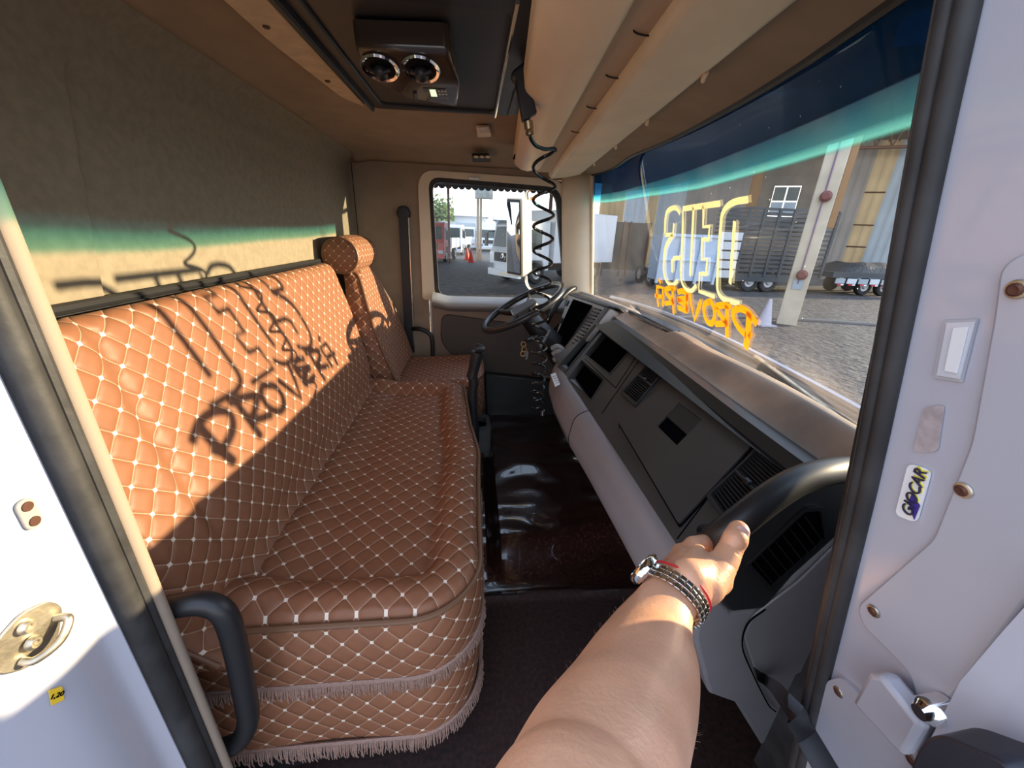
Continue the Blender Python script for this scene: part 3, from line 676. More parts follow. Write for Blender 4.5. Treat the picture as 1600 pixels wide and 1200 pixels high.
# ================================================================ BENCH SEAT
bench = thing('bench_seat', 'wide quilted brown passenger bench seat with fringed skirt', 'bench seat', (-.25, 1.0, 0))
Y0, Y1 = .487, 1.585
BP = [(-.600, .93), (-.592, .972), (-.575, .988), (-.552, .975), (-.540, .93), (-.522, .85), (-.497, .76), (-.468, .66), (-.440, .58), (-.412, .525), (-.385, .49), (-.36, .46)]
BPc = cr([Vector((a, 0, b)) for a, b in BP], 5)
bl = [0]
for a, b in zip(BPc, BPc[1:]): bl.append(bl[-1] + (b - a).length)
def bpt(v):
    t = v * (len(BPc) - 1); i = min(int(t), len(BPc) - 2); f = t - i
    return BPc[i].lerp(BPc[i + 1], f), lerp(bl[i], bl[i + 1], f)
YB0, YB1 = .440, 1.655
def bk(u, v):
    p, s = bpt(v); y = lerp(YB0, YB1, u)
    far = YB1 - y; near = y - YB0
    # top corners rounded down and back, side edges rolled
    top = max(0, p.z - .86)
    drop = .05 * sstep(.10, 0, far) ** 2 * (top / .13) + .03 * sstep(.06, 0, near) ** 2 * (top / .13)
    lean = interp(p.z, [(.45, 0), (.7, .02), (.98, .0)])
    roll = .045 * (1 - math.sqrt(max(0, 1 - (1 - min(1, far / .05)) ** 2))) + .035 * (1 - math.sqrt(max(0, 1 - (1 - min(1, near / .04)) ** 2)))
    x = p.x - roll * sstep(.45, .6, p.z)
    # outer bolster fold near the door
    c = .575 + .03 * (p.z - .75)
    if p.z > .55:
        x += .009 * sstep(c + .004, c - .03, y) * sstep(.55, .68, p.z) - .004 * math.exp(-((y - c) / .014) ** 2) * sstep(.55, .68, p.z)
    x -= .020 * sstep(.58, .50, p.z)
    x += .004 * noise.noise(Vector((y * 5, p.z * 6, 2))) * sstep(.45, .55, p.z)
    y2 = y + lean * 0 - interp(p.z, [(.45, .06), (.62, .03), (.8, .0), (.98, .01)]) * sstep(.12, 0, far)
    return (max(x + .02 * sstep(.5, .65, p.z), -.602), y2, p.z - drop)
mb = MB(); mb.grid(bk, 240, 55, lambda u, v: (lerp(YB0, YB1, u), -bpt(v)[1] + .01))
# end caps
for u in (0, 1):
    e = [Vector(bk(u, j / 55)) for j in range(56)]; lo = e + [Vector((-.60, e[0].y, .46))]
    n = len(lo); mb.add(lo, [tuple(range(n))], [[(p.x, p.z) for p in lo]])
obj('backrest', mb, M['quilt'], bench, ang=50)
mb = MB(); mb.tube([Vector(bk(u / 60, 0.20)) + Vector((0, 0, .001)) for u in range(2, 59)], .004, 8); 
o = obj('back_board', MB().ext([(-.603, .45, .5), (-.603, 1.64, .5), (-.603, 1.64, .985), (-.603, .45, .985)], (.018, 0, 0)), M['black'], bench)
mb = MB(); mb.tube([Vector((-.597, y, .990 - .02 * sstep(.5, .44, y))) for y in [.44 + .05 * i for i in range(25)]], .009, 8); obj('top_edge', mb, M['black'], bench)
mb = MB(); pth = [Vector(bk(0, j / 55)) + Vector((0, -.002, 0)) for j in range(12, 54)]; mb.tube(pth, .0045, 8); obj('piping', mb, M['piping'], bench)
mb = MB(); pth = [Vector(bk(1, j / 55)) + Vector((0, .002, 0)) for j in range(12, 54)]; mb.tube(pth, .0045, 8); obj('piping', mb, M['piping'], bench)

R_ = .13
def front(y):
    f = interp(y, [(.487, .012), (.62, .015), (.85, .014), (1.03, .018), (1.12, .006), (1.21, -.008), (1.36, -.020), (1.52, -.032), (1.6, -.04)])
    d = y - Y0
    if d < R_: f += -R_ + math.sqrt(max(0, R_ * R_ - (R_ - d) ** 2))
    d = Y1 - y
    if d < .04: f += -.04 + math.sqrt(max(0, .04 ** 2 - (.04 - d) ** 2))
    return f
def edge_d(x, y):
    f = front(y); d = min(f - x, Y1 - y + .03)
    dn_ = y - Y0
    d = min(d, dn_)
    cx, cy_ = front(.65) - R_, Y0 + R_
    if x > cx and y < cy_: d = min(d, R_ - math.hypot(x - cx, y - cy_))
    return max(0, d)
def seat_top(x, y):
    d = edge_d(x, y)
    z = .500 - .016 * (1 - sstep(0, .018, d)) ** 2
    z += .010 * math.exp(-((d - .045) / .028) ** 2)
    z -= .022 * sstep(.070, .115, d)
    z -= .006 * math.exp(-((d - .10) / .012) ** 2)
    z += .018 * sstep(-.30, -.40, x) * sstep(.0, .05, d)
    z += .0035 * noise.noise(Vector((x * 9, y * 9, 0)))
    return z
XBk = -.52
def st_(u, v):
    y = Y0 + (Y1 - Y0) * (u ** 1.25 if u < 1 else 1)
    x = lerp(XBk, front(y), v); return (x, y, seat_top(x, y))
mb = MB(); mb.grid(st_, 200, 90, lambda u, v: (st_(u, v)[1], st_(u, v)[0]))
obj('seat_cushion', mb, M['quilt'], bench, ang=60)
# perimeter
per = [Vector((XBk + .02 * i, Y0, 0)) for i in range(0, int((front(Y0) - XBk) / .02) + 1)]
k = 40
yy = [Y0 + R_ * (1 - math.cos(PI / 2 * i / k)) for i in range(k + 1)]
per += [Vector((front(y), y, 0)) for y in yy[1:]]
yy = [Y0 + R_ + .02 * i for i in range(1, int((Y1 - .04 - Y0 - R_) / .02))] + [Y1 - .04 + .04 * math.sin(PI / 2 * i / 8) for i in range(9)]
per += [Vector((front(y), y, 0)) for y in yy]
per += [Vector((x, Y1, 0)) for x in (-.12, -.2, -.3, -.42)]
# resample evenly
def resample(pts, ds):
    out = [pts[0]]; acc = 0
    for a, b in zip(pts, pts[1:]):
        L_ = (b - a).length; t = ds - acc
        while t <= L_:
            out.append(a.lerp(b, t / L_)); t += ds
        acc = L_ - (t - ds)
    return out
per = resample(per, .006)
def outn(i):
    a = per[max(0, i - 2)]; b = per[min(len(per) - 1, i + 2)]; t = (b - a).normalized(); return Vector((t.y, -t.x, 0))
ON = [outn(i) for i in range(len(per))]
mb = MB(); mb.tube([p + n_ * .003 + Vector((0, 0, .487)) for p, n_ in zip(per, ON)], .0055, 8); obj('piping', mb, M['piping'], bench)
NP = len(per) - 1
def sk(z0, z1, b0, b1, wav=0):
    def f(u, v):
        i = min(NP, int(round(u * NP))); z = lerp(z0, z1, v); b = lerp(b0, b1, v) + .007 * math.sin(PI * v) + wav * math.sin(i * .11) * v
        p = per[i] + ON[i] * b; return (p.x, p.y, z)
    return f
mb = MB(); mb.grid(sk(.490, .338, .0, .006), NP, 16, lambda u, v: (u * NP * .006, lerp(.49, .338, v))); obj('side_panel', mb, M['quilt'], bench, ang=60)
mb = MB(); mb.grid(sk(.345, .155, -.004, .002, .004), NP, 16, lambda u, v: (u * NP * .006, lerp(.345, .15, v))); obj('skirt', mb, M['quilt'], bench, ang=60)
def fringe(name, z, b, ln, parent, seed):
    rnd = random.Random(seed); mb = MB()
    fine = resample(per, .0026)
    def on2(i):
        a = fine[max(0, i - 4)]; c = fine[min(len(fine) - 1, i + 4)]; t = (c - a).normalized(); return Vector((t.y, -t.x, 0)), t
    for i, p in enumerate(fine):
        n_, t = on2(i); l = ln * rnd.uniform(.82, 1.12); sw = rnd.uniform(-.004, .004); w2 = rnd.uniform(-.002, .005)
        pts = [p + n_ * (b + .004) + Vector((0, 0, z)), p + n_ * (b + .008) + t * sw * .3 + Vector((0, 0, z - l * .35)), p + n_ * (b + .008 + w2) + t * sw + Vector((0, 0, z - l * .7)), p + n_ * (b + .006 + w2) + t * (sw + rnd.uniform(-.002, .002)) + Vector((0, 0, z - l))]
        mb.tube(pts, [.0011, .0013, .0013, .0010], 4)
    mb.tube([p + ON[i] * (b + .004) + Vector((0, 0, z + .002)) for i, p in enumerate(per)], .004, 6)
    o = obj(name, mb, M['fringe'], parent, weld=False); o['kind'] = 'stuff'; return o
fringe('fringe', .342, .004, .030, bench, 1); fringe('fringe', .158, .002, .040, bench, 2)
mb = MB(); mb.ext([(XBk, .50, .02), (-.03, .56, .02), (-.03, 1.56, .02), (XBk, 1.56, .02)], (0, 0, .42)); obj('seat_base', mb, M['black'], bench)
# brown fold of cover by the door post
mb = MB(); mb.grid(lambda u, v: (lerp(-.59, -.47, u) + .02 * math.sin(v * 3), .437 - .01 * math.sin(u * 8 + v * 3) , lerp(.80 - .22 * u, .36, v)), 16, 16, lambda u, v: (u * .12, v * .4)); obj('cover_flap', mb, M['quilt'], bench, solid=.003)
# buckle between the seats
bu = thing('belt_buckle', 'red seat belt buckle button between the bench and the driver seat', 'buckle', P(645, 602, Y=1.63))
c = P(646, 603, Y=1.62); mb = MB(); mb.box(c, (.03, .02, .012)); obj('button', mb, mat('red_button', (.7, .02, .04), .4), bu, bevel=.003)
mb = MB(); mb.box(c + Vector((-.005, .0, -.035)), (.042, .026, .055)); obj('buckle_body', mb, M['black'], bu, bevel=.004)
rb = P(612, 602, Y=1.625); mb = MB(); mb.tube([P(602, 597, Y=1.63), P(622, 604, Y=1.62)], .014, 10); r2 = obj('recline_knob', mb, mat('grey_knob', (.22, .25, .28), .4)); tag(r2, 'grey round knob at the seam between both seats', 'knob')

# ================================================================ DRIVER SEAT
ds = thing('driver_seat', 'quilted brown driver seat with round bolster headrest', 'driver seat', (-.25, 1.88, 0))
A = [P(a, b, Y=1.67) for a, b in ((536, 432), (550, 430), (558, 455), (570, 500), (585, 540), (600, 583), (606, 600))]
prof_ = [(-.478, .955), (-.455, .962), (-.425, .945), (-.405, .89), (-.385, .80), (-.355, .70), (-.325, .60), (-.300, .52), (-.285, .47)]
pc = cr([Vector((a - .055, 0, b)) for a, b in prof_], 4)
sl = [0]
for a, b in zip(pc, pc[1:]): sl.append(sl[-1] + (b - a).length)
def dsk(u, v):
    i = v * (len(pc) - 1); k0 = min(int(i), len(pc) - 2); p = pc[k0].lerp(pc[k0 + 1], i - k0)
    wid = interp(p.z, [(.47, .235), (.60, .245), (.72, .235), (.85, .165), (.93, .125), (.97, .10)])
    t = 2 * u - 1; yc = 1.885 + interp(p.z, [(.6, 0), (.95, -.02)])
    bol = .010 * sstep(.45, .85, abs(t)) * sstep(.9, .75, p.z); rl_ = .006 * (max(0, abs(t) - .88) / .12) ** 2
    return (p.x + bol - rl_, yc + wid * t, p.z - .02 * sstep(.6, 1, abs(t)) * sstep(.85, .97, p.z))
def suv(u, v):
    q = dsk(u, v); i = v * (len(pc) - 1); k0 = min(int(i), len(pc) - 2); return (q[1], -lerp(sl[k0], sl[k0 + 1], i - k0))
mb = MB(); mb.grid(dsk, 50, 40, suv); obj('backrest', mb, M['quilt_s'], ds, ang=60)
def dside(sgn):
    def f(u, v):
        q = Vector(dsk(0 if sgn < 0 else 1, v)); back = Vector((min(q.x - .02, -.56 + (q.z - .47) * -.06), q.y + sgn * .004, q.z - .0))
        back.x = q.x - interp(q.z, [(.47, .16), (.8, .085), (.96, .05)])
        return q.lerp(back, u) + Vector((0, sgn * .012 * math.sin(PI * u), 0))
    return f
for sg in (-1, 1):
    mb = MB(); f_ = dside(sg); mb.grid(f_, 10, 40, lambda u, v: (f_(u, v)[0], f_(u, v)[2])); obj('side_bolster', mb, M['quilt_s'], ds, ang=60)
    mb = MB(); mb.tube([Vector(dsk(0 if sg < 0 else 1, v / 40)) for v in range(0, 41)], .006, 8); obj('piping', mb, M['piping'], ds)
mb = MB(); mb.grid(lambda u, v: Vector(dside(-1)(1, v)).lerp(Vector(dside(1)(1, v)), u), 6, 20); obj('seat_back', mb, M['black'], ds)
# headrest roll
hc = P(529, 399, Y=1.72); R1 = .078
def hr(u, v):
    y = lerp(1.70, 2.02, v); r = R1 * (1 - .12 * (2 * v - 1) ** 4)
    return (hc.x + .012 + r * math.cos(2 * PI * u), y, hc.z + r * math.sin(2 * PI * u))
mb = MB(); mb.grid(hr, 40, 20, lambda u, v: (u * 2 * PI * R1, v * .32)); hro = obj('headrest', mb, M['quilt_s'], ds, ang=60)
for v in (0, 1):
    ring_ = [Vector(hr(k / 40, v)) for k in range(40)]; cc = Vector((hc.x + .012, ring_[0].y, hc.z))
    mb = MB(); mb.grid(lambda u, w: cc.lerp(Vector(hr(u, v)), w) + Vector((0, (-1 if v == 0 else 1) * .012 * (1 - w * w), 0)), 40, 8, lambda u, w: (w * R1 * math.cos(2 * PI * u), w * R1 * math.sin(2 * PI * u))); obj('end_disc', mb, M['quilt_s'], hro, ang=60)
    mb = MB(); mb.tube(ring_, .0045, 6, closed=True); obj('piping', mb, M['piping'], hro)
for y in (1.80, 1.93):
    mb = MB(); mb.tube([(hc.x + .005, y, hc.z - .06), (hc.x + .01, y, hc.z - .14)], .006, 8); obj('headrest_post', mb, M['steel'], ds)
# cushion
def dcz(x, y): 
    d = min(.075 - x, y - 1.655, 2.105 - y); return .455 - .02 * (1 - sstep(0, .03, d)) ** 2 + .01 * math.exp(-((d - .05) / .03) ** 2)
DCF = lambda y: .055 - .05 * abs((y - 1.88) / .225) ** 4
def dc(u, v):
    y = lerp(1.655, 2.105, u); x = lerp(-.36, DCF(y), v); return (x, y, dcz(x, y) + .02 * v)
mb = MB(); mb.grid(dc, 40, 40, lambda u, v: (dc(u, v)[1], dc(u, v)[0])); obj('seat_cushion', mb, M['quilt_s'], ds, ang=60)
pr = [Vector(dc(0, v / 30)) for v in range(31)] + [Vector(dc(u / 30, 1)) for u in range(1, 31)] + [Vector(dc(1, v / 30)) for v in range(29, -1, -1)]
mb = MB(); mb.tube(pr, .005, 8); obj('piping', mb, M['piping'], ds)
mb = MB(); n = len(pr) - 1
mb.grid(lambda u, v: pr[int(round(u * n))] + Vector((.006 * math.sin(PI * v), 0, -v * .20 + .0)), n, 12, lambda u, v: (u * 1.3, -v * .20)); obj('skirt', mb, M['quilt_s'], ds, ang=70)
mb = MB(); mb.ext([(-.34, 1.68, .02), (-.02, 1.68, .02), (-.02, 2.08, .02), (-.34, 2.08, .02)], (0, 0, .40)); obj('seat_base', mb, M['black'], ds)

# ================================================================ DASHBOARD
dash = thing('dashboard', 'charcoal truck dashboard with glovebox, vents and grey lower pad', 'dashboard', (.55, 1.2, 0))
PN = Vector((-.145, 0, .225)).normalized(); PD = PN.dot(Vector((.335, 0, .655)))
def DP(px, py, off=0): return P(px, py, N=PN, D=PD + off)
pl_x = lambda z: .335 + (z - .655) * .225 / .145
# main face panel slab
YA, YZ = .455, 1.50
def panel_pts(y): return [Vector((pl_x(.655), y, .655)), Vector((pl_x(.795), y, .795)), Vector((pl_x(.795) + .03, y, .75)), Vector((pl_x(.655) + .03, y, .61))]
mb = MB(); mb.ext(panel_pts(YA), (0, YZ - YA, 0)); face = obj('face_panel', mb, M['panel'], dash)
def cutter(pts, d0=-.05, d1=.03):
    mb = MB(); mb.ext([p + PN * d0 for p in pts], PN * (d1 - d0)); return obj('cut', mb, None)
Q = {
 'vent_a': [(1190, 700), (1237, 738), (1140, 818), (1110, 776)],
 'vent_b': [(1022, 562), (1041, 578), (995, 633), (973, 614)],
 'big': [(944, 519), (985, 547), (953, 584), (915, 554)],
 'small': [(909, 563), (944, 593), (924, 624), (889, 592)],
 'narrow': [(930, 508), (939, 514), (886, 578), (876, 570)],
 'latch': [(1062, 632), (1098, 659), (1059, 699), (1028, 668)],
}
def cen(k, s=1.0, off=0):
    pts = [DP(a, b) for a, b in Q[k]]; c = sum(pts, Vector()) / len(pts); return [c + (p - c) * s + PN * off for p in pts]
hole_c = DP(1100, 828)
mbc = MB(); mbc.lathe([(.012, -.05), (.012, .03)], hole_c, PN, 20)
cut(face, [cutter(cen(k)) for k in ('vent_a', 'vent_b', 'big', 'small', 'narrow')] + [obj('cut', mbc, None)])
face.modifiers.clear()
# box behind the openings, coloured near black to paint in their shade
mb = MB(); mb.ext([p + Vector((.031, .004, -.005)) for p in panel_pts(YA)[:2]] + [Vector((.62, YA + .004, .70)), Vector((.45, YA + .004, .55))], (0, YZ - YA - .01, 0)); obj('inner_box', mb, M['hole'], dash)
# bezels + louvres
def bezel(k, w=1.10, h=.003, m_='panelb'):
    o_ = cen(k, w); i_ = cen(k, 1.0)
    mb = MB(); mb.ring(rpoly(o_, .004, 3), rpoly(i_, .003, 3), PN * h); return obj('bezel', mb, M[m_], dash)
for k in ('big', 'small'): bezel(k, 1.06, .0025)
bezel('narrow', 1.12, .004)
def vent(k, n, mid):
    v_ = thing('air_vent', '', '', sum(cen(k), Vector()) / 4); del v_['label']; del v_['category']
    v_.parent = dash; v_.matrix_parent_inverse = base_inv(dash)
    mb = MB(); mb.ring(rpoly(cen(k, 1.10), .004, 3), rpoly(cen(k, .97), .003, 3), PN * .006)
    obj('vent_frame', mb, M['panelb'], v_)
    q = cen(k, .97); a, b, c, d = q                          # a-b top edge, d-c bottom edge
    for half in (0, 1):
        u0, u1 = (0.0, .47) if half == 0 else (.53, 1)
        for i in range(n):
            t = (i + .5) / n
            # louvres run along the width (a->b), spaced from top to bottom in each half
            A_ = a.lerp(d, u0 + (u1 - u0) * t); B_ = b.lerp(c, u0 + (u1 - u0) * t)
            mb = MB(); w_ = (d - a).normalized() * .004
            mb.ext([A_ + PN * .002, B_ + PN * .002, B_ - PN * .010 + w_, A_ - PN * .010 + w_], (d - a).normalized() * .0014)
            obj('slat', mb, M['panelb'], v_)
    A_ = a.lerp(d, .5); B_ = b.lerp(c, .5); mb = MB(); mb.tube([A_ + PN * .002, B_ + PN * .002], .004, 6); obj('divider', mb, M['panelb'], v_)
    m0 = A_.lerp(B_, .5); mb = MB(); mb.box(m0 + PN * .006, (.010, .014, .010)); obj('thumb_wheel', mb, M['black'], v_, bevel=.002)
    return v_
vent('vent_a', 9, True); vent('vent_b', 9, True)
# glovebox lid with recessed latch
gl = [(1056, 590), (1184, 690), (1062, 822), (968, 663)]
gp = [DP(*q) for q in gl]
mb = MB(); mb.ring(rpoly([p + PN * .0005 for p in [gp[0] + (gp[0] - gp[2]) * .012, gp[1] + (gp[1] - gp[3]) * .012, gp[2] + (gp[2] - gp[0]) * .012, gp[3] + (gp[3] - gp[1]) * .012]], .006, 4), rpoly([p + PN * .0005 for p in gp], .005, 4), PN * .001); obj('lid_gap', mb, M['hole'], dash)
mb = MB(); mb.ext(rpoly(gp, .008, 4), PN * .006); lid = obj('glovebox_lid', mb, M['panel'], dash)
cut(lid, [cutter(cen('latch'), -.002, .02)]); 
lq = cen('latch'); mb = MB(); mb.ext([p + PN * .0004 for p in lq], PN * .0008); obj('latch_recess', mb, M['hole'], lid)
a, b, c, d = lq; mb = MB(); mb.ext([a + PN * .0012, b + PN * .0012, b.lerp(c, .58) + PN * .0012, a.lerp(d, .58) + PN * .0012], PN * .0035); obj('latch', mb, M['panelb'], lid, bevel=.001)
# joint lines on the face
for p0, p1 in (((1006, 552), (941, 645)), ((992, 640), (967, 668)), ((1112, 770), (1058, 842)), ((913, 560), (962, 606)), ((1000, 548), (962, 606))):
    mb = MB(); mb.tube([DP(*p0, .0002), DP(*p1, .0002)], .0011, 5); obj('panel_joint', mb, M['hole'], dash)
# black border and dusty top
def top_edge(y): return Vector((interp(y, [(.45, .545), (.63, .553), (.83, .566), (1.12, .585), (1.28, .592), (1.55, .602), (1.7, .600), (1.9, .585), (2.15, .55)]), y, .802 + .008 * sstep(1.5, 1.7, y)))
mb = MB()
def bord(u, v):
    y = lerp(.455, 1.52, u); e = top_edge(y); pf = [(-.045, -.016), (-.030, .003), (-.010, .005), (.004, .002), (.012, -.006)]
    i = v * 4; k0 = min(3, int(i)); a = pf[k0]; b = pf[k0 + 1]; t = i - k0
    return (e.x + lerp(a[0], b[0], t), y, e.z + lerp(a[1], b[1], t))
mb.grid(bord, 60, 8); mb.ext([(.50, .455, .78), (.56, .455, .80), (.60, .455, .74)], (0, 1.06, 0)); obj('top_border', mb, M['panelb'], dash)
def dt(u, v):
    y = lerp(.44, 2.16, u); e = top_edge(y); a = Vector((e.x + .003, y, e.z + .001)); b = Vector((wbase(y) - .004, y, .768))
    p = a.lerp(b, v); hmp = .006 * sstep(1.02, 1.10, y) * sstep(1.75, 1.65, y) * math.sin(PI * v)
    p.z += hmp * .5 + .040 * sstep(0, .42, v) * sstep(1.0, .55, v) + .020 * v * sstep(1.0, .6, v) + .020 * sstep(1.1, .6, y) * math.sin(PI * v) - .010 * sstep(1.1, 1.5, y) * math.sin(PI * v)  # top raised into a hump, shaped to lift the shade line on the bench
    tr = sstep(1.20, 1.23, y) * sstep(1.62, 1.58, y) * sstep(.30, .36, v) * sstep(.80, .74, v)
    p.z -= .022 * tr; return p
mb = MB(); mb.grid(dt, 150, 50); obj('dash_top', mb, M['dust'], dash)
trayp = [Vector(dt((y - .44) / 1.72, v)) for y, v in ((1.22, .33), (1.60, .33), (1.60, .77), (1.22, .77))]
mb = MB(); mb.tube([p + Vector((0, 0, .006)) for p in rpoly(trayp, .03, 6)], .006, 6, closed=True); obj('tray_rim', mb, M['black'], dash)
# driver's end: instrument cluster and hood
cq = [P(888, 460, Y=2.02), P(955, 482, Y=1.60), P(897, 556, Y=1.50), P(866, 532, Y=1.92)]
cn = (cq[1] - cq[0]).cross(cq[3] - cq[0]).normalized()
if cn.x > 0: cn = -cn
def cl(u, v, off=0): return cq[0].lerp(cq[1], u).lerp(cq[3].lerp(cq[2], u), v) + cn * off
mb = MB(); mb.ext([cl(0, 0), cl(1, 0), cl(1, 1), cl(0, 1)], -cn * .06); obj('cluster_housing', mb, M['silldoor'], dash, bevel=.008)
mb = MB(); mb.ext(rpoly([cl(.18, .06, .001), cl(.66, .06, .001), cl(.56, .98, .001), cl(.05, .90, .001)], .01, 4), cn * .003); obj('cluster_lens', mb, M['hole'], dash)
for i in range(13):
    t = (i + .5) / 13; a = cl(.72 + 0 * t, .06 + .86 * t, .001); b = cl(.86, .06 + .86 * t, .001)
    mb = MB(); mb.tube([a, b], .0042, 6); obj('switch_rib', mb, M['panelb'], dash)
mb = MB(); mb.ext([cl(.90, .02, .001), cl(.97, .02, .001), cl(.97, .95, .001), cl(.90, .95, .001)], cn * .003); obj('switch_strip', mb, M['black'], dash)
for v in (.12, .5, .8):
    mb = MB(); mb.ext([cl(.01, v, .001), cl(.09, v, .001), cl(.06, v + .12, .001), cl(.0, v + .12, .001)], cn * .004); obj('switch', mb, M['black'], dash, bevel=.001)
mb = MB(); hp_ = [cl(0, 0, .0), cl(1, 0, .0)]
mb.grid(lambda u, v: hp_[0].lerp(hp_[1], u).lerp(Vector(dt((lerp(2.02, 1.6, u) - .44) / 1.72, .15)) + Vector((.02, 0, .004)), v) + Vector((0, 0, .012 * math.sin(PI * v))), 12, 6); obj('cluster_hood', mb, M['panelb'], dash, solid=.006)
mb = MB(); mb.ext([(.42, 1.50, .55), (.62, 1.50, .79), (.74, 1.50, .74), (.74, 1.5, .42), (.46, 1.5, .42)], (0, .68, 0)); obj('driver_side_body', mb, M['black'], dash, bevel=.01)
# lower grey pad, lofted with rounded far end
padp = [(.352, .652), (.326, .648), (.306, .630), (.298, .60), (.294, .565), (.306, .530), (.345, .505), (.45, .47), (.47, .52), (.42, .62)]
pc2 = cr([Vector((a, 0, b)) for a, b in padp], 4, closed=True)
def padf(u, v):
    y = lerp(.462, 1.56, u); k = pc2[int(round(v * len(pc2))) % len(pc2)]
    sh = interp(y, [(.47, .012), (.6, .008), (.8, .0), (1.0, -.012), (1.2, -.012), (1.35, 0), (1.56, .05)])
    sq = 1 - .30 * sstep(1.40, 1.56, y) ** 2
    c = Vector((.38, y, .57)); return Vector((c.x + (k.x - c.x) * sq + sh, y, c.z + (k.z - c.z) * sq))
mb = MB(); mb.grid(padf, 70, len(pc2)); pad = obj('lower_pad', mb, M['pad'], dash, ang=50)
for u in (0, 1):
    mb = MB(); mb.add([padf(u, k / len(pc2)) for k in range(len(pc2))], [tuple(range(len(pc2)))]); obj('pad_end', mb, M['pad'], dash)
# pad seam
uy = (.98 - .475) / (1.56 - .475)
mb = MB(); mb.tube([padf(uy, k / len(pc2)) + Vector((-.0005, 0, .0005)) for k in range(0, 26)], .0016, 6); obj('pad_seam', mb, M['panelb'], dash)
kk = 17; mb = MB(); mb.tube([padf(lerp(uy, 1, t / 14), kk / len(pc2)) for t in range(15)], .0016, 6); obj('pad_seam', mb, M['panelb'], dash)
# white data label on the pad
c = P(867, 594, Z=.652); lb = thing('data_label', 'small white paper label on the far end of the grey dash pad', 'label', c)
mb = MB(); mb.ext([P(a, b, Z=.655) for a, b in ((860, 586), (868, 583), (875, 601), (867, 605))], (0, 0, .003)); obj('label_base', mb, mat('paper_white', (.75, .75, .75), .6), lb, bevel=.001)
for i in range(4):
    a = P(863.5 + i * 1.9, 589 + i * 3.3, Z=.6585); b = P(868.5 + i * 1.9, 587 + i * 3.3, Z=.6585); mb = MB(); mb.tube([a, b], .0008, 5); obj('print_line', mb, M['panel'], lb)
# dark ridges beside the pad's far end
for i in range(3):
    mb = MB(); a = P(862 + i * 2, 545 + i * 9, Y=1.62 - i * .04); b = P(880, 548 + i * 8, Y=1.60 - i * .04); mb.tube(cr([a, a.lerp(b, .5) + Vector((0, 0, .015)), b], 5), .012, 8); obj('column_rib', mb, M['silldoor'], dash)
# near end: black cap with side vent, grey side panel
YE = .448
def EP(px, py, y=YE): return P(px, py, Y=y)
capp = [(1108, 868), (1150, 815), (1215, 768), (1290, 735), (1345, 720), (1350, 770), (1316, 832), (1240, 900), (1196, 952), (1143, 957), (1122, 933)]
mb = MB(); mb.ext([EP(*q) for q in capp], (0, .03, 0)); capo = obj('end_cap', mb, M['panelb'], dash, bevel=.006, seg=3)
inner = [(1131, 932), (1148, 915), (1160, 898), (1108, 868), (1094, 880), (1112, 925)]
vq = [(1164, 882), (1258, 792), (1285, 790), (1294, 838), (1280, 852), (1201, 922)]
mb = MB(); mb.ring(rpoly([EP(*q, YE - .001) for q in vq], .005, 4), rpoly([(lambda p: p)(EP(a + (1228 - a) * .10, b + (850 - b) * .10, YE - .001)) for a, b in vq], .004, 4), (0, -.004, 0)); obj('side_vent_frame', mb, M['black'], dash)
mb = MB(); mb.ext([EP(a + (1228 - a) * .08, b + (850 - b) * .08, YE - .0006) for a, b in vq], (0, -.0006, 0)); obj('side_vent_shade', mb, M['hole'], dash)  # flat black sheet, painted shade in place of a real vent opening
for i in range(8):
    t = (i + .5) / 8; a = EP(lerp(1172, 1262, t), lerp(880, 800, t), YE - .002); b = EP(lerp(1203, 1292, t), lerp(916, 842, t), YE - .002)
    mb = MB(); mb.ext([a, b, b + Vector((.002, 0, -.0035)), a + Vector((.002, 0, -.0035))], (0, -.003, 0)); obj('side_vent_slat', mb, M['panelb'], dash)
sidep = [(1122, 933), (1143, 957), (1196, 952), (1240, 900), (1316, 832), (1352, 790), (1350, 1000), (1250, 1160), (1195, 1172), (1150, 1100), (1108, 1085), (1085, 1000), (1095, 930)]
mb = MB(); mb.ext([EP(*q, YE + .004) for q in sidep], (0, .035, 0)); obj('side_panel', mb, M['pad'], dash, bevel=.008, seg=3)
mb = MB(); mb.ext(rpoly([EP(*q, YE + .003) for q in ((1175, 958), (1245, 905), (1350, 800), (1350, 980), (1240, 1052), (1180, 1052), (1160, 990))], .012, 4), (0, -.005, 0)); obj('fuse_cover', mb, M['pad'], dash, bevel=.002)
mb = MB(); mb.tube(cr([EP(*q, YE - .003) for q in ((1196, 952), (1168, 975), (1160, 1010), (1175, 1050), (1200, 1100), (1212, 1112))], 5), .0015, 6); obj('cover_gap', mb, M['hole'], dash)

# ================================================================ STEERING WHEEL
swc = Vector((.235, 1.80, .80)); 
sw = thing('steering_wheel', 'black four-spoke steering wheel with grey hub pad', 'steering wheel', swc)
ax = Vector((-.50, -.02, .86)).normalized(); e1 = Vector((0, 1, 0)); e1 = (e1 - ax * e1.dot(ax)).normalized(); e2 = e1.cross(ax)
if e2.x < 0: e2 = -e2
RW = .205
mb = MB(); mb.tube([swc + (e1 * math.cos(t) + e2 * math.sin(t)) * RW for t in [2 * PI * i / 64 for i in range(64)]], .0155, 12, closed=True); obj('rim', mb, M['blackgloss'] if 0 else mat('satin_black_rim', (.03, .03, .032), .28), sw)
mb = MB(); hub = rpoly([swc + e1 * a + e2 * b - ax * .03 for a, b in ((-.075, -.06), (.075, -.06), (.06, .07), (-.06, .07))], .03, 5); mb.ext(hub, ax * .032); obj('hub_pad', mb, mat('grey_hub', (.10, .10, .105), .35), sw, bevel=.006)
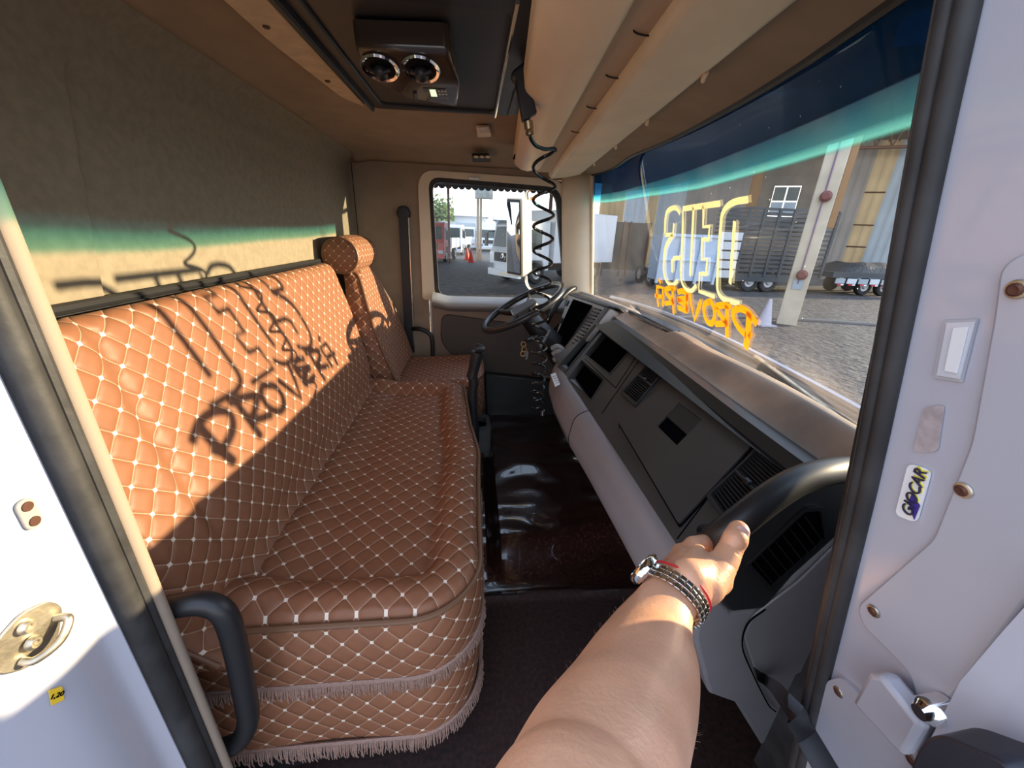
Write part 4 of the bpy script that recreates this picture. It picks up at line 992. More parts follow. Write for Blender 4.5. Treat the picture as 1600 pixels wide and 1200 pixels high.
for a in (20, 160, 215, 325):
    t = math.radians(a); d_ = e1 * math.cos(t) + e2 * math.sin(t); mb = MB(); mb.tube([swc + d_ * .05 - ax * .02, swc + d_ * .13 - ax * .015, swc + d_ * .20], [.022, .015, .012], 10, flat=.5); obj('spoke', mb, M['black'], sw)
mb = MB(); mb.tube([swc - ax * .03, swc - ax * .12 + Vector((.02, 0, 0)), Vector((.42, 1.80, .60)), Vector((.60, 1.80, .45))], [.04, .05, .055, .05], 14); obj('steering_column', mb, M['black'], sw)
mb = MB(); mb.tube([Vector((.36, 1.74, .70)), P(842, 545, Y=1.55), P(836, 525, Y=1.56)], [.010, .010, .013], 8); obj('stalk', mb, M['panel'], sw)
ks = thing('key_ring', 'brass coloured keys hanging from the ignition below the wheel', 'keys', P(818, 540, Y=1.66))
for i, (a, b) in enumerate(((818, 538), (819, 546), (817, 553))):
    c = P(a, b, Y=1.66); mb = MB(); mb.tube([c + Vector((.011 * math.cos(t), .004 * math.sin(t), .010 * math.sin(t))) for t in [2 * PI * k / 16 for k in range(16)]], .0022, 6, closed=True); obj('ring', mb, mat('brass_%d' % i, (.55, .30, .12), .3, 1), ks)
mb = MB(); mb.ext([P(a, b, Y=1.66) for a, b in ((822, 548), (826, 550), (824, 562), (821, 562))], (0, .003, 0)); obj('key', mb, M['steel'], ks)
mb = MB(); mb.tube([P(822, 533, Y=1.66), P(832, 528, Y=1.72)], .012, 10); obj('ignition_barrel', mb, M['black'], ks)

# ================================================================ GEAR LEVER
gl0 = P(748, 668, Z=.22)
gv = thing('gear_lever', 'black upright gear lever with bent grip beside the bench front', 'gear lever', P(745, 650, Y=1.50))
mb = MB(); mb.tube(cr([P(742, 690, Y=1.44), P(738, 620, Y=1.45), P(740, 600, Y=1.45), P(738, 585, Y=1.45)], 5), [.020] * 16, 12); obj('boot', mb, M['black'], gv)
mb = MB(); mb.tube(cr([P(737, 590, Y=1.45), P(742, 568, Y=1.45), P(746, 550, Y=1.45)], 5), [.022, .022, .021, .021, .022, .023, .023, .023, .024, .024, .024], 12); obj('grip', mb, M['black'], gv)
mb = MB(); mb.tube(cr([P(743, 545, Y=1.45), P(748, 544, Y=1.45), P(756, 547, Y=1.45)], 4), [.017, .019, .02, .02, .019, .018, .017, .016, .013], 12); obj('knob', mb, M['panelb'], gv)
sb = thing('lever_base', 'grey square floor bezel with dark well below the gear lever', 'bezel', P(750, 672, Z=.16))
zq = .17; so_ = rpoly([P(a, b, Z=zq) for a, b in ((735, 643), (764, 648), (768, 672), (736, 676))], .02, 4); si_ = rpoly([P(a, b, Z=zq) for a, b in ((738, 649), (758, 652), (760, 665), (738, 668))], .012, 4)
mb = MB(); mb.ring(so_, si_, (0, 0, -.16)); obj('bezel_ring', mb, mat('grey_bezel', (.13, .13, .13), .5), sb, bevel=.003)
mb = MB(); mb.ext([p - Vector((0, 0, .03)) for p in si_], (0, 0, -.01)); obj('well', mb, M['hole'], sb)

# ================================================================ CEILING THINGS
# roof hatch frame with air conditioner
hx0, hx1, hy0, hy1 = -.315, .135, .70, 1.335
rh = thing('roof_hatch', 'black framed roof hatch panel with air conditioner in the ceiling', 'roof hatch', (-.1, 1.0, 1.44))
mb = MB(); o_ = rpoly([(hx0, hy0, 1.436), (hx1 - .01, hy0, 1.436), (hx1, hy1 - .02, 1.436), (hx0 + .02, hy1 + .01, 1.436)], .05, 6); i_ = rpoly([(hx0 + .055, hy0 + .06, 1.436), (hx1 - .075, hy0 + .06, 1.436), (hx1 - .075, hy1 - .03, 1.436), (hx0 + .065, hy1 - .025, 1.436)], .02, 6)
mb.ring(o_, i_, (0, 0, .02)); obj('hatch_frame', mb, M['panelb'], rh, bevel=.004)
mb = MB(); mb.ext([p + Vector((0, 0, .008)) for p in i_], (0, 0, .004)); obj('hatch_panel', mb, M['panel'], rh)
mb = MB(); mb.tube([(hx1 - .07, hy0 + .02, 1.434), (hx1 - .07, hy1 - .01, 1.434)], .004, 8); obj('chrome_rail', mb, M['steel'], rh)
mb = MB(); mb.tube([(hx1 - .035, hy0 + .02, 1.434), (hx1 - .035, hy1 - .03, 1.434)], .002, 8); obj('frame_rib', mb, M['black'], rh)
mb = MB(); mb.tube([(hx0 + .025, hy0 + .02, 1.433), (hx0 + .035, hy1 - .01, 1.433)], .010, 8, flat=.6); obj('frame_rib', mb, M['panelb'], rh)
fl = thing('hatch_flange', 'beige metal strip with screws along the roof hatch', 'strip', (-.34, 1.0, 1.44))
mb = MB(); mb.ext(rpoly([(-.385, .66, 1.437), (-.315, .66, 1.437), (-.30, 1.34, 1.437), (-.345, 1.27, 1.437), (-.38, .95, 1.437)], .03, 5), (0, 0, .012)); obj('flange_plate', mb, mat('beige_metal', (.62, .47, .32), .5, var=.1, vscale=30), fl, bevel=.003)
for a, b in ((416, 42), (512, 127)):
    mb = MB(); mb.lathe([(.006, 0), (.005, .002), (0, .002)], P(a, b, Z=1.436), (0, 0, -1), 12); obj('screw', mb, M['rust'], fl)
# AC control pod
pod = thing('air_conditioner_pod', 'brown-black hanging air conditioner unit with two round vents', 'air conditioner', (-.12, 1.0, 1.42))
tl, tr_, br_, bl_ = P(553, 78, Z=1.396), P(702, 84, Z=1.396), P(722, 130, Z=1.374), P(585, 128, Z=1.374)
f0, f1, f2, f3 = tl, tr_, br_, bl_
g2, g3 = P(716, 168, Z=1.398), P(630, 152, Z=1.398)
top = lambda p: Vector((p.x, p.y, 1.437))
mb = MB(); vs_ = [f0, f1, f2, f3, g2, g3, top(f0), top(f1), top(g2) + Vector((.0, .02, 0)), top(g3) + Vector((-.06, .02, 0))]
mb.add(vs_, [(0, 1, 2, 3), (3, 2, 4, 5), (0, 3, 5, 9, 6), (1, 7, 8, 4, 2), (5, 4, 8, 9), (0, 6, 7, 1)]); podb = obj('pod_body', mb, mat('brown_black_gloss', (.045, .028, .018), .22, coat=.3), pod, bevel=.010, seg=4)
fn = (f1 - f0).cross(f3 - f0).normalized(); fn = fn if fn.z < 0 else -fn
for (a, b), ch in (((594, 104), 1), ((658, 106), 0)):
    c = P(a, b, N=fn, D=fn.dot(f0) + .001)
    vt_ = MB(); vt_.lathe([(.031, 0), (.0335, .003), (.031, .006), (.027, .004), (.026, 0)], c, fn, 36); ro = obj('vent_ring', vt_, M['chrome'], pod)
    mb = MB(); mb.lathe([(.0265, .0025), (0, .0025)], c, fn, 30); obj('vent_bowl', mb, M['blackgloss'], ro)
    mb = MB(); mb.tube([c + fn * .006 + Vector((-.018, .004, 0)), c + fn * .012, c + fn * .006 + Vector((.018, -.004, 0))], .004, 8); mb.ball(c + fn * .008 + Vector((0, .006, 0)), .013, 8); obj('vent_nozzle', mb, M['black'], ro)
bn = (f2 - f3).cross(g3 - f3).normalized(); bn = bn if bn.z < 0 else -bn; bd = bn.dot(f2)
def BPt(px, py, off=.001): return P(px, py, N=bn, D=bd + off)
mb = MB(); mb.ext(rpoly([BPt(a, b) for a, b in ((660, 136), (697, 138), (706, 158), (668, 156))], .005, 4), bn * .002); obj('control_panel', mb, M['panel'], pod)
mb = MB(); mb.ext([BPt(a, b, .0035) for a, b in ((671, 140), (680, 140), (684, 152), (674, 151))], bn * .001); obj('display', mb, emis(mat('green_display', (.5, .6, .4), .3), (.8, .9, .6), .5), pod)
for i in range(3):
    for j in range(3):
        mb = MB(); mb.ball(BPt(686 + j * 5 + i * 1.5, 142 + i * 5, .0035), .0022, 5); obj('button', mb, M['steel'], pod)
mb = MB(); mb.tube([BPt(648, 142, .002), BPt(649, 152, .006)], .005, 8); obj('sensor', mb, M['black'], pod)
# lamps on the far part of the ceiling
zl = 1.45
rl_ = thing('roof_lamp', 'small square cream roof lamp in the ceiling behind the hatch', 'lamp', P(755, 202, Z=zl))
mb = MB(); mb.ext(rpoly([P(a, b, Z=zl) for a, b in ((744, 195), (764, 195), (768, 209), (746, 210))], .008, 4), (0, 0, -.010)); obj('lamp_body', mb, M['cream'], rl_, bevel=.003)
mb = MB(); mb.ext([P(a, b, Z=zl - .0105) for a, b in ((748, 198), (762, 198), (764, 206), (750, 206))], (0, 0, -.003)); obj('lamp_lens', mb, mat('lens', (.70, .62, .50), .2), rl_)
r3 = thing('map_lamp', 'small oblong lamp with two bulbs above the driver window', 'lamp', P(752, 243, Z=1.44))
mb = MB(); mb.ext(rpoly([P(a, b, Z=1.43) for a, b in ((737, 239), (764, 239), (767, 249), (738, 249))], .01, 4), (0, 0, -.012)); obj('lamp_body', mb, M['black'], r3, bevel=.003)
for a in (744, 753, 762):
    mb = MB(); mb.ball(P(a, 245, Z=1.414), (.010, .010, .005), 6); obj('bulb_cover', mb, M['cream'], r3)

# ================================================================ AIR GUN with coiled hose
ag = thing('air_gun', 'black air blow gun hanging from the overhead console', 'air gun', P(820, 130, Y=.98))
YG = .92
def GP(a, b, dy=0): return P(a, b, Y=YG + dy)
mb = MB(); mb.ext([GP(*q) for q in ((798, 116), (803, 108), (828, 88), (834, 92), (831, 110), (828, 124), (806, 127))], (0, .026, 0)); obj('head', mb, M['black'], ag, bevel=.004)
mb = MB(); mb.ext([GP(*q) for q in ((805, 122), (828, 116), (829, 135), (840, 176), (831, 180), (829, 186), (817, 189), (812, 160))], (0, .022, 0)); obj('handle', mb, M['black'], ag, bevel=.005, seg=3)
mb = MB()
for i in range(9): c = GP(812 + i * .8, 145 + i * 4.6, .008); mb.ball(c, .0048, 5)
obj('finger_ribs', mb, M['panel'], ag)
mb = MB(); mb.lathe([(.004, 0), (.0095, .002), (.0095, .016), (.007, .017), (.0085, .019), (.0085, .026), (.004, .028)], GP(825, 188, .01), (GP(827, 203, .01) - GP(825, 188, .01)), 14); obj('brass_fitting', mb, mat('old_brass', (.45, .36, .22), .35, 1), ag)
mb = MB(); mb.ball(GP(829, 105, -.002), .006, 6); obj('trigger_pin', mb, M['steel'], ag)
mb = MB(); mb.tube([GP(828, 96, .015), P(840, 84, Y=1.0)], .006, 8); obj('hang_hook', mb, M['black'], ag)
hose = []
s0 = cr([P(827, 200, Y=.93), P(829, 215, Y=.94), P(838, 228, Y=.96), P(852, 233, Y=.98), P(866, 232, Y=1.0)], 8)
hose += s0[:-1]
lv = [(232, 866, 836), (290, 866, 834), (335, 864, 835), (372, 863, 834), (410, 862, 834), (440, 861, 833), (468, 859, 833), (495, 856, 833), (520, 854, 832), (542, 854, 831), (560, 854, 831), (576, 853, 831), (592, 852, 830), (606, 851, 829), (618, 850, 829), (630, 849, 829), (643, 850, 830)]
for (a, xr, xl), (b, xr2, xl2) in zip(lv, lv[1:]):
    for k in range(20):
        t = k / 20; py = lerp(a, b, t); cxp = lerp((xr + xl) / 2, (xr2 + xl2) / 2, t); rp = lerp((xr - xl) / 2, (xr2 - xl2) / 2, t)
        yc = interp(py, [(232, 1.04), (300, 1.10), (640, 1.25)]); c = P(cxp, py, Y=yc); rad = rp / F * yc
        hose.append(c + Vector((rad * math.cos(2 * PI * t), -rad * math.sin(2 * PI * t), 0)))
mb = MB(); mb.tube(hose, .0042, 8); ho = obj('coiled_hose', mb, M['blackgloss']); tag(ho, 'black coiled air hose hanging down in front of the driver window', 'hose')
mb = MB(); mb.lathe([(.008, 0), (.008, .02), (0, .02)], hose[-1], (0, 0, -1), 10); obj('hose_end', mb, M['steel'], ho)
# ================================================================ PERSON: outstretched left arm gripping the handle
hd = thing('grab_handle', 'thick black curved grab handle on the dashboard end gripped by the hand', 'grab handle', P(1110, 850, dep=.52))
hpts = [P(1068, 885, dep=.56), P(1085, 868, dep=.535), P(1115, 846, dep=.505), P(1155, 815, dep=.492), P(1200, 780, dep=.497), P(1245, 752, dep=.512), P(1290, 738, dep=.53), P(1335, 733, dep=.56), P(1375, 738, dep=.60)]
mb = MB(); mb.tube(cr(hpts, 6), .0185, 18); obj('grip', mb, M['black'], hd)

def cap(mb, a, b, ra, rb, seg=14):
    a = Vector(a); b = Vector(b); mb.tube([a.lerp(b, t / 6) for t in range(7)], [lerp(ra, rb, t / 6) for t in range(7)], seg); mb.ball(a, ra, 8); mb.ball(b, rb, 8)
mb = MB()
arm = [((1070, 905), .425, .0275, .020), ((1048, 930), .415, .0295, .023), ((1030, 960), .395, .0325, .027), ((1014, 1000), .368, .0410, .034), ((1002, 1040), .335, .0475, .039), ((982, 1095), .292, .0490, .042), ((958, 1148), .252, .0470, .043), ((936, 1200), .222, .0475, .043), ((905, 1290), .185, .0440, .042), ((880, 1400), .150, .042, .042)]
pa = cr([P(*p, dep=d) for p, d, r, q in arm] + [Vector((.010, .0, .865)), Vector((-.03, -.12, .86))], 8)
rr = cr([Vector((r, q, 0)) for p, d, r, q in arm] + [Vector((.043, .043, 0)), Vector((.047, .047, 0))], 8)
# tapered, slightly flattened forearm
n_ = len(pa); seg = 28; rings = []
wide = (P(1110, 905, dep=.40) - P(1010, 935, dep=.40)).normalized()
for i in range(n_):
    t = (pa[min(n_ - 1, i + 1)] - pa[max(0, i - 1)]).normalized(); w = (wide - t * wide.dot(t)).normalized(); h_ = t.cross(w)
    rings.append([pa[i] + w * math.cos(2 * PI * k / seg) * rr[i].x + h_ * math.sin(2 * PI * k / seg) * rr[i].y for k in range(seg)])
vs_ = [p for q in rings for p in q]; fs = [(i * seg + k, i * seg + (k + 1) % seg, (i + 1) * seg + (k + 1) % seg, (i + 1) * seg + k) for i in range(n_ - 1) for k in range(seg)]
fs += [tuple(range(seg))[::-1], tuple((n_ - 1) * seg + k for k in range(seg))]
mb.add(vs_, fs)
H = lambda x, y, d: P(x, y, dep=d)
W0 = H(1062, 915, .405)
# palm: fan of metacarpals
for (x, y, d, r0, r1) in ((1088, 868, .452, .022, .0125), (1070, 874, .448, .022, .0125), (1058, 886, .442, .021, .012), (1056, 902, .432, .019, .0115)):
    cap(mb, H(1076, 905, .415), H(x, y, d), r0, r1)
cap(mb, H(1080, 905, .420), H(1108, 893, .438), .024, .021); cap(mb, H(1080, 918, .415), H(1120, 905, .430), .022, .017)
cap(mb, H(1100, 925, .420), H(1118, 890, .440), .016, .016)
# fingers wrapped round the handle
fing = [[(1088, 868, .452), (1083, 853, .475), (1101, 848, .497), (1116, 862, .510), (1118, 876, .500)],
        [(1070, 874, .448), (1064, 864, .478), (1080, 862, .508), (1100, 876, .520), (1104, 889, .508)],
        [(1058, 886, .442), (1052, 880, .474), (1064, 879, .508), (1086, 890, .522), (1092, 902, .510)],
        [(1056, 902, .432), (1050, 900, .462), (1058, 900, .494), (1078, 908, .508), (1084, 917, .498)]]
for k, fpts in enumerate(fing):
    r = [.0125, .0118, .0108, .0100, .0088] if k < 3 else [.0110, .0102, .0094, .0088, .0078]
    for i in range(4): cap(mb, H(*fpts[i]), H(*fpts[i + 1]), r[i], r[i + 1])
# thumb lying along the handle
th = [(1104, 915, .418), (1128, 885, .436), (1141, 858, .446), (1154, 829, .452)]
for i in range(3): cap(mb, H(*th[i]), H(*th[i + 1]), [.0190, .0155, .0140][i], [.0155, .0140, .0122][i])
mb.ball(H(1149, 842, .446), (.0142, .0142, .0142), 8)
cap(mb, H(1098, 880, .445), H(1122, 888, .440), .013, .012)      # web of the thumb
me_o = obj('person', mb, M['skin'], weld=False)
md = me_o.modifiers.new('r', 'REMESH'); md.mode = 'VOXEL'; md.voxel_size = .0022; md.use_smooth_shade = True
md = me_o.modifiers.new('s', 'SMOOTH'); md.iterations = 10; md.factor = .6
bake(me_o)
for p in me_o.data.polygons: p.use_smooth = True
# knuckle and thumb creases pressed into the skin
creases = [(H(1139, 855, .430), (H(1149, 864, .44) - H(1130, 848, .44)).normalized(), .0010), (H(1136, 862, .430), (H(1146, 870, .44) - H(1127, 856, .44)).normalized(), .0008)]
tv = (H(1154, 829, .452) - H(1128, 885, .436)).normalized()
for v in me_o.data.vertices:
    for c0, dd in ((H(1141, 858, .446), .0009), (H(1139, 863, .445), .0007), (H(1143, 853, .447), .0006), (H(1130, 882, .437), .0006)):
        off = v.co - c0; a = off.dot(tv); rad = (off - tv * a).length
        if abs(a) < .004 and rad < .020: v.co -= (off - tv * a).normalized() * dd * math.exp(-(a / .0012) ** 2)
tag(me_o, 'bare left arm of a person reaching in to grip the dashboard handle', 'person')
# thumb nail
tc = H(1153, 835, .450); nn = (CAM - tc).normalized(); nn = (nn - tv * nn.dot(tv)).normalized(); sd_ = tv.cross(nn)
nn2 = (nn * .92 + sd_ * .25).normalized(); sd2 = tv.cross(nn2)
mb = MB(); mb.grid(lambda u, v: tc + nn2 * (.0128 * math.cos((u - .5) * 1.2)) + sd2 * (.0128 * math.sin((u - .5) * 1.2)) + tv * lerp(-.006, .0075, v) * (1 - .25 * (2 * u - 1) ** 2 * v), 10, 8)
obj('thumbnail', mb, M['nail'], me_o, solid=.0006)
# wrist frame for the watch
wc = H(1049, 930, .415); wt = (H(1076, 900, .428) - H(1032, 960, .396)).normalized()
ww = (wide - wt * wide.dot(wt)).normalized(); wh = wt.cross(ww)
if wh.dot(CAM - wc) < 0: wh = -wh
def WR(a, off=0, ax_=0): return wc + wt * ax_ + ww * math.cos(a) * (.0325 + off) + wh * math.sin(a) * (.0265 + off)
watch = obj('wristwatch', MB().tube([WR(2 * PI * k / 48, .0015) for k in range(48)], .0022, 8, closed=True), M['steel'], me_o)
mb = MB(); nl = 30
for k in range(nl):
    a = 2 * PI * (k + .5) / nl; da = PI / nl * .86
    if abs(((a - PI) + PI) % (2 * PI) - PI) < .42: continue
    for s0_, s1_, th_ in ((-.0085, -.0035, .0032), (-.0028, .0028, .0040), (.0035, .0085, .0032)):
        q = [WR(a - da, .001, s0_), WR(a + da, .001, s0_), WR(a + da, .001, s1_), WR(a - da, .001, s1_)]
        q2 = [WR(a - da, .001 + th_, s0_), WR(a + da, .001 + th_, s0_), WR(a + da, .001 + th_, s1_), WR(a - da, .001 + th_, s1_)]
        mb.ext(q, q2)
obj('bracelet_links', mb, M['steel'], watch, bevel=.0005)
cdir = (-ww * .80 + wh * .60).normalized(); cpos = WR(PI * .80, .001)
mb = MB(); mb.lathe([(.0165, -.002), (.0195, .001), (.0195, .006), (.0175, .0085), (.0160, .0095), (.0155, .0080), (0, .0080)], cpos, cdir, 36); obj('watch_case', mb, M['chrome'], watch)
mb = MB(); mb.lathe([(.0155, .0082), (0, .0083)], cpos, cdir, 30); obj('watch_dial', mb, mat('watch_dial', (.05, .07, .10), .15), watch)
sd3 = cdir.cross(wt).normalized()
mb = MB(); mb.lathe([(.0035, 0), (.0035, .004), (0, .004)], cpos + wt * .0195 + cdir * .004, wt, 12); obj('crown', mb, M['chrome'], watch)
mb = MB(); mb.tube([WR(2 * PI * k / 60, .0030, .0125 + .0015 * math.sin(2 * PI * k / 60)) for k in range(60)], .0014, 6, closed=True); obj('red_string', mb, M['red'], me_o)
# arm hair: fine strands on the forearm
rnd = random.Random(4); mb = MB()
for _ in range(150):
    i = rnd.randint(18, n_ - 36); a = rnd.uniform(0, 2 * PI); t = (pa[i + 1] - pa[i - 1]).normalized(); w = (wide - t * wide.dot(t)).normalized(); h_ = t.cross(w)
    nrm = (w * math.cos(a) * rr[i].y + h_ * math.sin(a) * rr[i].x).normalized(); b0 = pa[i] + w * math.cos(a) * rr[i].x * .985 + h_ * math.sin(a) * rr[i].y * .985
    l = rnd.uniform(.003, .006); d_ = (nrm * .8 - t * rnd.uniform(.3, .9) + w * rnd.uniform(-.3, .3)).normalized()
    mb.tube([b0, b0 + d_ * l * .5 + nrm * l * .1, b0 + d_ * l], [.00007, .00006, .00003], 3)
o = obj('arm_hair', mb, mat('arm_hair', (.40, .24, .15), .5), me_o, weld=False); o['kind'] = 'stuff'

# ================================================================ OUTSIDE
GZ = -1.1
gm_ = mat('paver_ground', (.034, .032, .036), .75, col2=(.085, .078, .078), vscale=3.5, bump=.9, bscale=7, bdist=.05)
mb = MB(); mb.ext([(-80, -30, GZ), (90, -30, GZ), (90, 120, GZ), (-80, 120, GZ)], (0, 0, -.1)); struct('ground', mb, gm_)
wheel_m = mat('tyre', (.012, .012, .013), .7); rim_m = mat('wheel_rim', (.35, .36, .38), .35, .5)
tw = mat('white_cab_paint', (.72, .76, .82), .3, coat=.4); tg = mat('truck_glass', (.03, .05, .05), .08); tgr = mat('grille_dark', (.03, .03, .035), .4)
def loc(o0, hd_):
    c, s = math.cos(hd_), math.sin(hd_); O = Vector(o0)
    return lambda x, y, z: O + Vector((c * x - s * y, s * x + c * y, z))
def lbox(T_, lo, hi, bm=None):
    bm = bm or MB(); (a, b, c), (d, e, f) = lo, hi
    return bm.ext([T_(a, b, c), T_(d, b, c), T_(d, e, c), T_(a, e, c)], (0, 0, f - c))
def wheels(T_, par, xs, w=1.05, r=.48):
    for x in xs:
        for s in (-1, 1):
            a = T_(x, s * (w + .14), r); ax_ = (T_(x, s * 2, r) - T_(x, 0, r)).normalized()
            mb = MB(); mb.lathe([(.0, -.26), (r * .9, -.26), (r, -.2), (r, -.05), (r * .9, .0), (r * .62, .0), (r * .55, -.06), (0, -.06)], a, ax_, 24); wo_ = obj('wheel', mb, wheel_m, par)
            mb = MB(); mb.lathe([(r * .58, -.05), (r * .5, -.02), (r * .3, -.03), (r * .22, .02), (0, .02)], a, ax_, 16); obj('wheel_rim', mb, rim_m, wo_)
def truck(label, o0, hd_, body='box', L_=6.5, paint=tw, sc_=1, bodym=None, cat='truck', name='cargo_truck', star=False):
    T_ = loc(o0, hd_); t = thing(name, label, cat, o0)
    # cab, nose at x=0, running back along -x
    mb = MB(); pf = [(0, .45), (.02, 1.35), (-.12, 1.55), (-.32, 2.62), (-.55, 2.78), (-1.75, 2.80), (-1.8, .6), (-1.55, .6), (-1.35, 1.08), (-.75, 1.08), (-.55, .45)]
    mb.ext([T_(a, -1.18, b) for a, b in pf], [T_(a, 1.18, b) for a, b in pf]); obj('cab', mb, paint, t, bevel=.05, seg=2)
    mb = MB(); mb.ext([T_(-.11, -1.02, 1.62), T_(-.11, 1.02, 1.62), T_(-.29, .98, 2.50), T_(-.29, -.98, 2.50)], (T_(.03, 0, 0) - T_(0, 0, 0)) * 1.0); obj('windshield', mb, tg, t)
    for s in (-1, 1):
        mb = MB(); mb.ext([T_(-.42, s * 1.185, 1.62), T_(-1.25, s * 1.185, 1.55), T_(-1.25, s * 1.185, 2.42), T_(-.55, s * 1.185, 2.42)], T_(0, s * .012, 0) - T_(0, 0, 0)); obj('side_window', mb, tg, t)
        mb = MB(); mb.tube([T_(-.30, s * 1.2, 2.3), T_(-.05, s * 1.42, 2.25), T_(-.05, s * 1.45, 1.65)], .03, 6); lbox(T_, (-.02, s * 1.45 - .1, 1.6), (.06, s * 1.45 + .1, 2.2), mb); obj('mirror', mb, tgr, t)
        mb = MB(); lbox(T_, (.02, s * .95 - .18, .62), (.06, s * .95 + .18, .86), mb); obj('headlamp', mb, M['chrome'], t)
        mb = MB(); lbox(T_, (-1.2, s * 1.19 - .01, 1.3), (-1.05, s * 1.19 + .01, 1.35), mb); obj('door_handle', mb, tgr, t)
    mb = MB(); lbox(T_, (.015, -.75, .95), (.05, .75, 1.36), mb); g_ = obj('grille', mb, tgr, t)
    if star:
        c = T_(.075, 0, 1.16); a1 = (T_(0, 1, 0) - T_(0, 0, 0)); mb = MB(); mb.tube([c + a1 * .15 * math.cos(q) + Vector((0, 0, .15 * math.sin(q))) for q in [2 * PI * k / 24 for k in range(24)]], .018, 6, closed=True)
        for q in (90, 210, 330): mb.tube([c, c + a1 * .15 * math.cos(math.radians(q)) + Vector((0, 0, .15 * math.sin(math.radians(q))))], [.02, .01], 6)
        obj('emblem', mb, M['chrome'], g_)
    mb = MB(); lbox(T_, (-.1, -1.2, .28), (.10, 1.2, .60), mb); obj('bumper', mb, paint, t, bevel=.03)
    mb = MB(); lbox(T_, (.10, -.26, .36), (.115, .26, .48), mb); obj('number_plate', mb, M['cream'], t)
    mb = MB(); lbox(T_, (-L_, -.45, .55), (-.6, .45, .85), mb); obj('chassis', mb, tgr, t)
    if body == 'box':
        mb = MB(); lbox(T_, (-L_, -1.25, .95), (-2.0, 1.25, 3.3), mb); obj('cargo_box', mb, bodym or tw, t, bevel=.03)
    elif body == 'side':
        mb = MB(); lbox(T_, (-L_, -1.25, .95), (-2.0, 1.25, 1.1), mb)
        for s in (-1, 1): lbox(T_, (-L_, s * 1.25 - .03, 1.1), (-2.0, s * 1.25 + .03, 1.7), mb)
        lbox(T_, (-2.05, -1.25, 1.1), (-2.0, 1.25, 2.2), mb); obj('flatbed_body', mb, bodym or tw, t)
    wheels(T_, t, (-1.05, -L_ + 1.4)); return t
# trucks seen through the driver's window
truck('white cab-over truck parked across the yard seen right of the outside mirror', Vector((P(788, 400, Y=19).x, 19, GZ)), math.radians(213), 'box', 6.5, star=True)
truck('white flatbed truck behind the column on the far side of the yard', Vector((P(702, 380, Y=40).x, 40, GZ)), math.radians(262), 'side', 7)
truck('white box truck standing left of the thin column', Vector((P(728, 380, Y=53).x, 53, GZ)), math.radians(270), 'box', 8, bodym=mat('grey_box', (.40, .44, .47), .5))
truck('distant white box truck right of the thin column', Vector((P(764, 380, Y=50).x, 50, GZ)), math.radians(270), 'box', 9)
truck('red truck at the left edge of the driver window', Vector((P(668, 380, Y=30).x, 30, GZ)), math.radians(262), 'side', 6, paint=mat('red_paint', (.45, .03, .03), .35))
truck('dark flatbed lorry behind the outside mirror', Vector((7.5, 47, GZ)), math.radians(262), 'side', 9, bodym=mat('rust_brown', (.14, .08, .05), .7))
# thin column with sign board
cb = P(748, 406, Z=GZ)
tp = thing('yard_column', 'thin pale column with a boxed sign at its top seen through the driver window', 'column', cb)
mb = MB(); mb.bb((cb.x - .2, cb.y - .15, GZ), (cb.x + .02, cb.y + .15, 5.3)); mb.bb((cb.x + .06, cb.y - .15, GZ), (cb.x + .24, cb.y + .15, 5.3)); obj('shaft', mb, M['cream'], tp)
mb = MB(); mb.bb((cb.x - .35, cb.y - .6, 3.6), (cb.x + 1.1, cb.y - .1, 4.7)); obj('sign_box', mb, mat('pale_sign', (.62, .64, .58), .5, var=.2, vscale=3), tp, bevel=.04)
# cones
def cone(px, py, label, s=1.0):
    c = P(px, py, Z=GZ); t = thing('traffic_cone', label, 'traffic cone', c, 'orange cones in the yard')
    mb = MB(); mb.lathe([(.24 * s, .03 * s), (.05 * s, .95 * s), (0, .95 * s)], c, (0, 0, 1), 20); obj('cone_body', mb, mat('cone_red', (.75, .05, .03) if s == 1 else (.50, .47, .55), .5), t)
    mb = MB(); mb.lathe([(.172 * s, .35 * s), (.120 * s, .60 * s)], c + Vector((0, 0, 0)), (0, 0, 1), 20); obj('cone_band', mb, mat('cone_white', (.8, .8, .8), .5), t)
    mb = MB(); mb.box(c + Vector((0, 0, .02 * s)), (.6 * s, .6 * s, .05 * s)); obj('cone_base', mb, mat('cone_foot', (.6, .05, .04) if s == 1 else (.45, .42, .48), .6), t)
cone(736, 410, 'front one of two red and white traffic cones left of the column'); cone(730, 406, 'rear one of two red and white traffic cones left of the column')
cone(1193, 508, 'pale traffic cone beside the foot of the concrete pillar', .8)
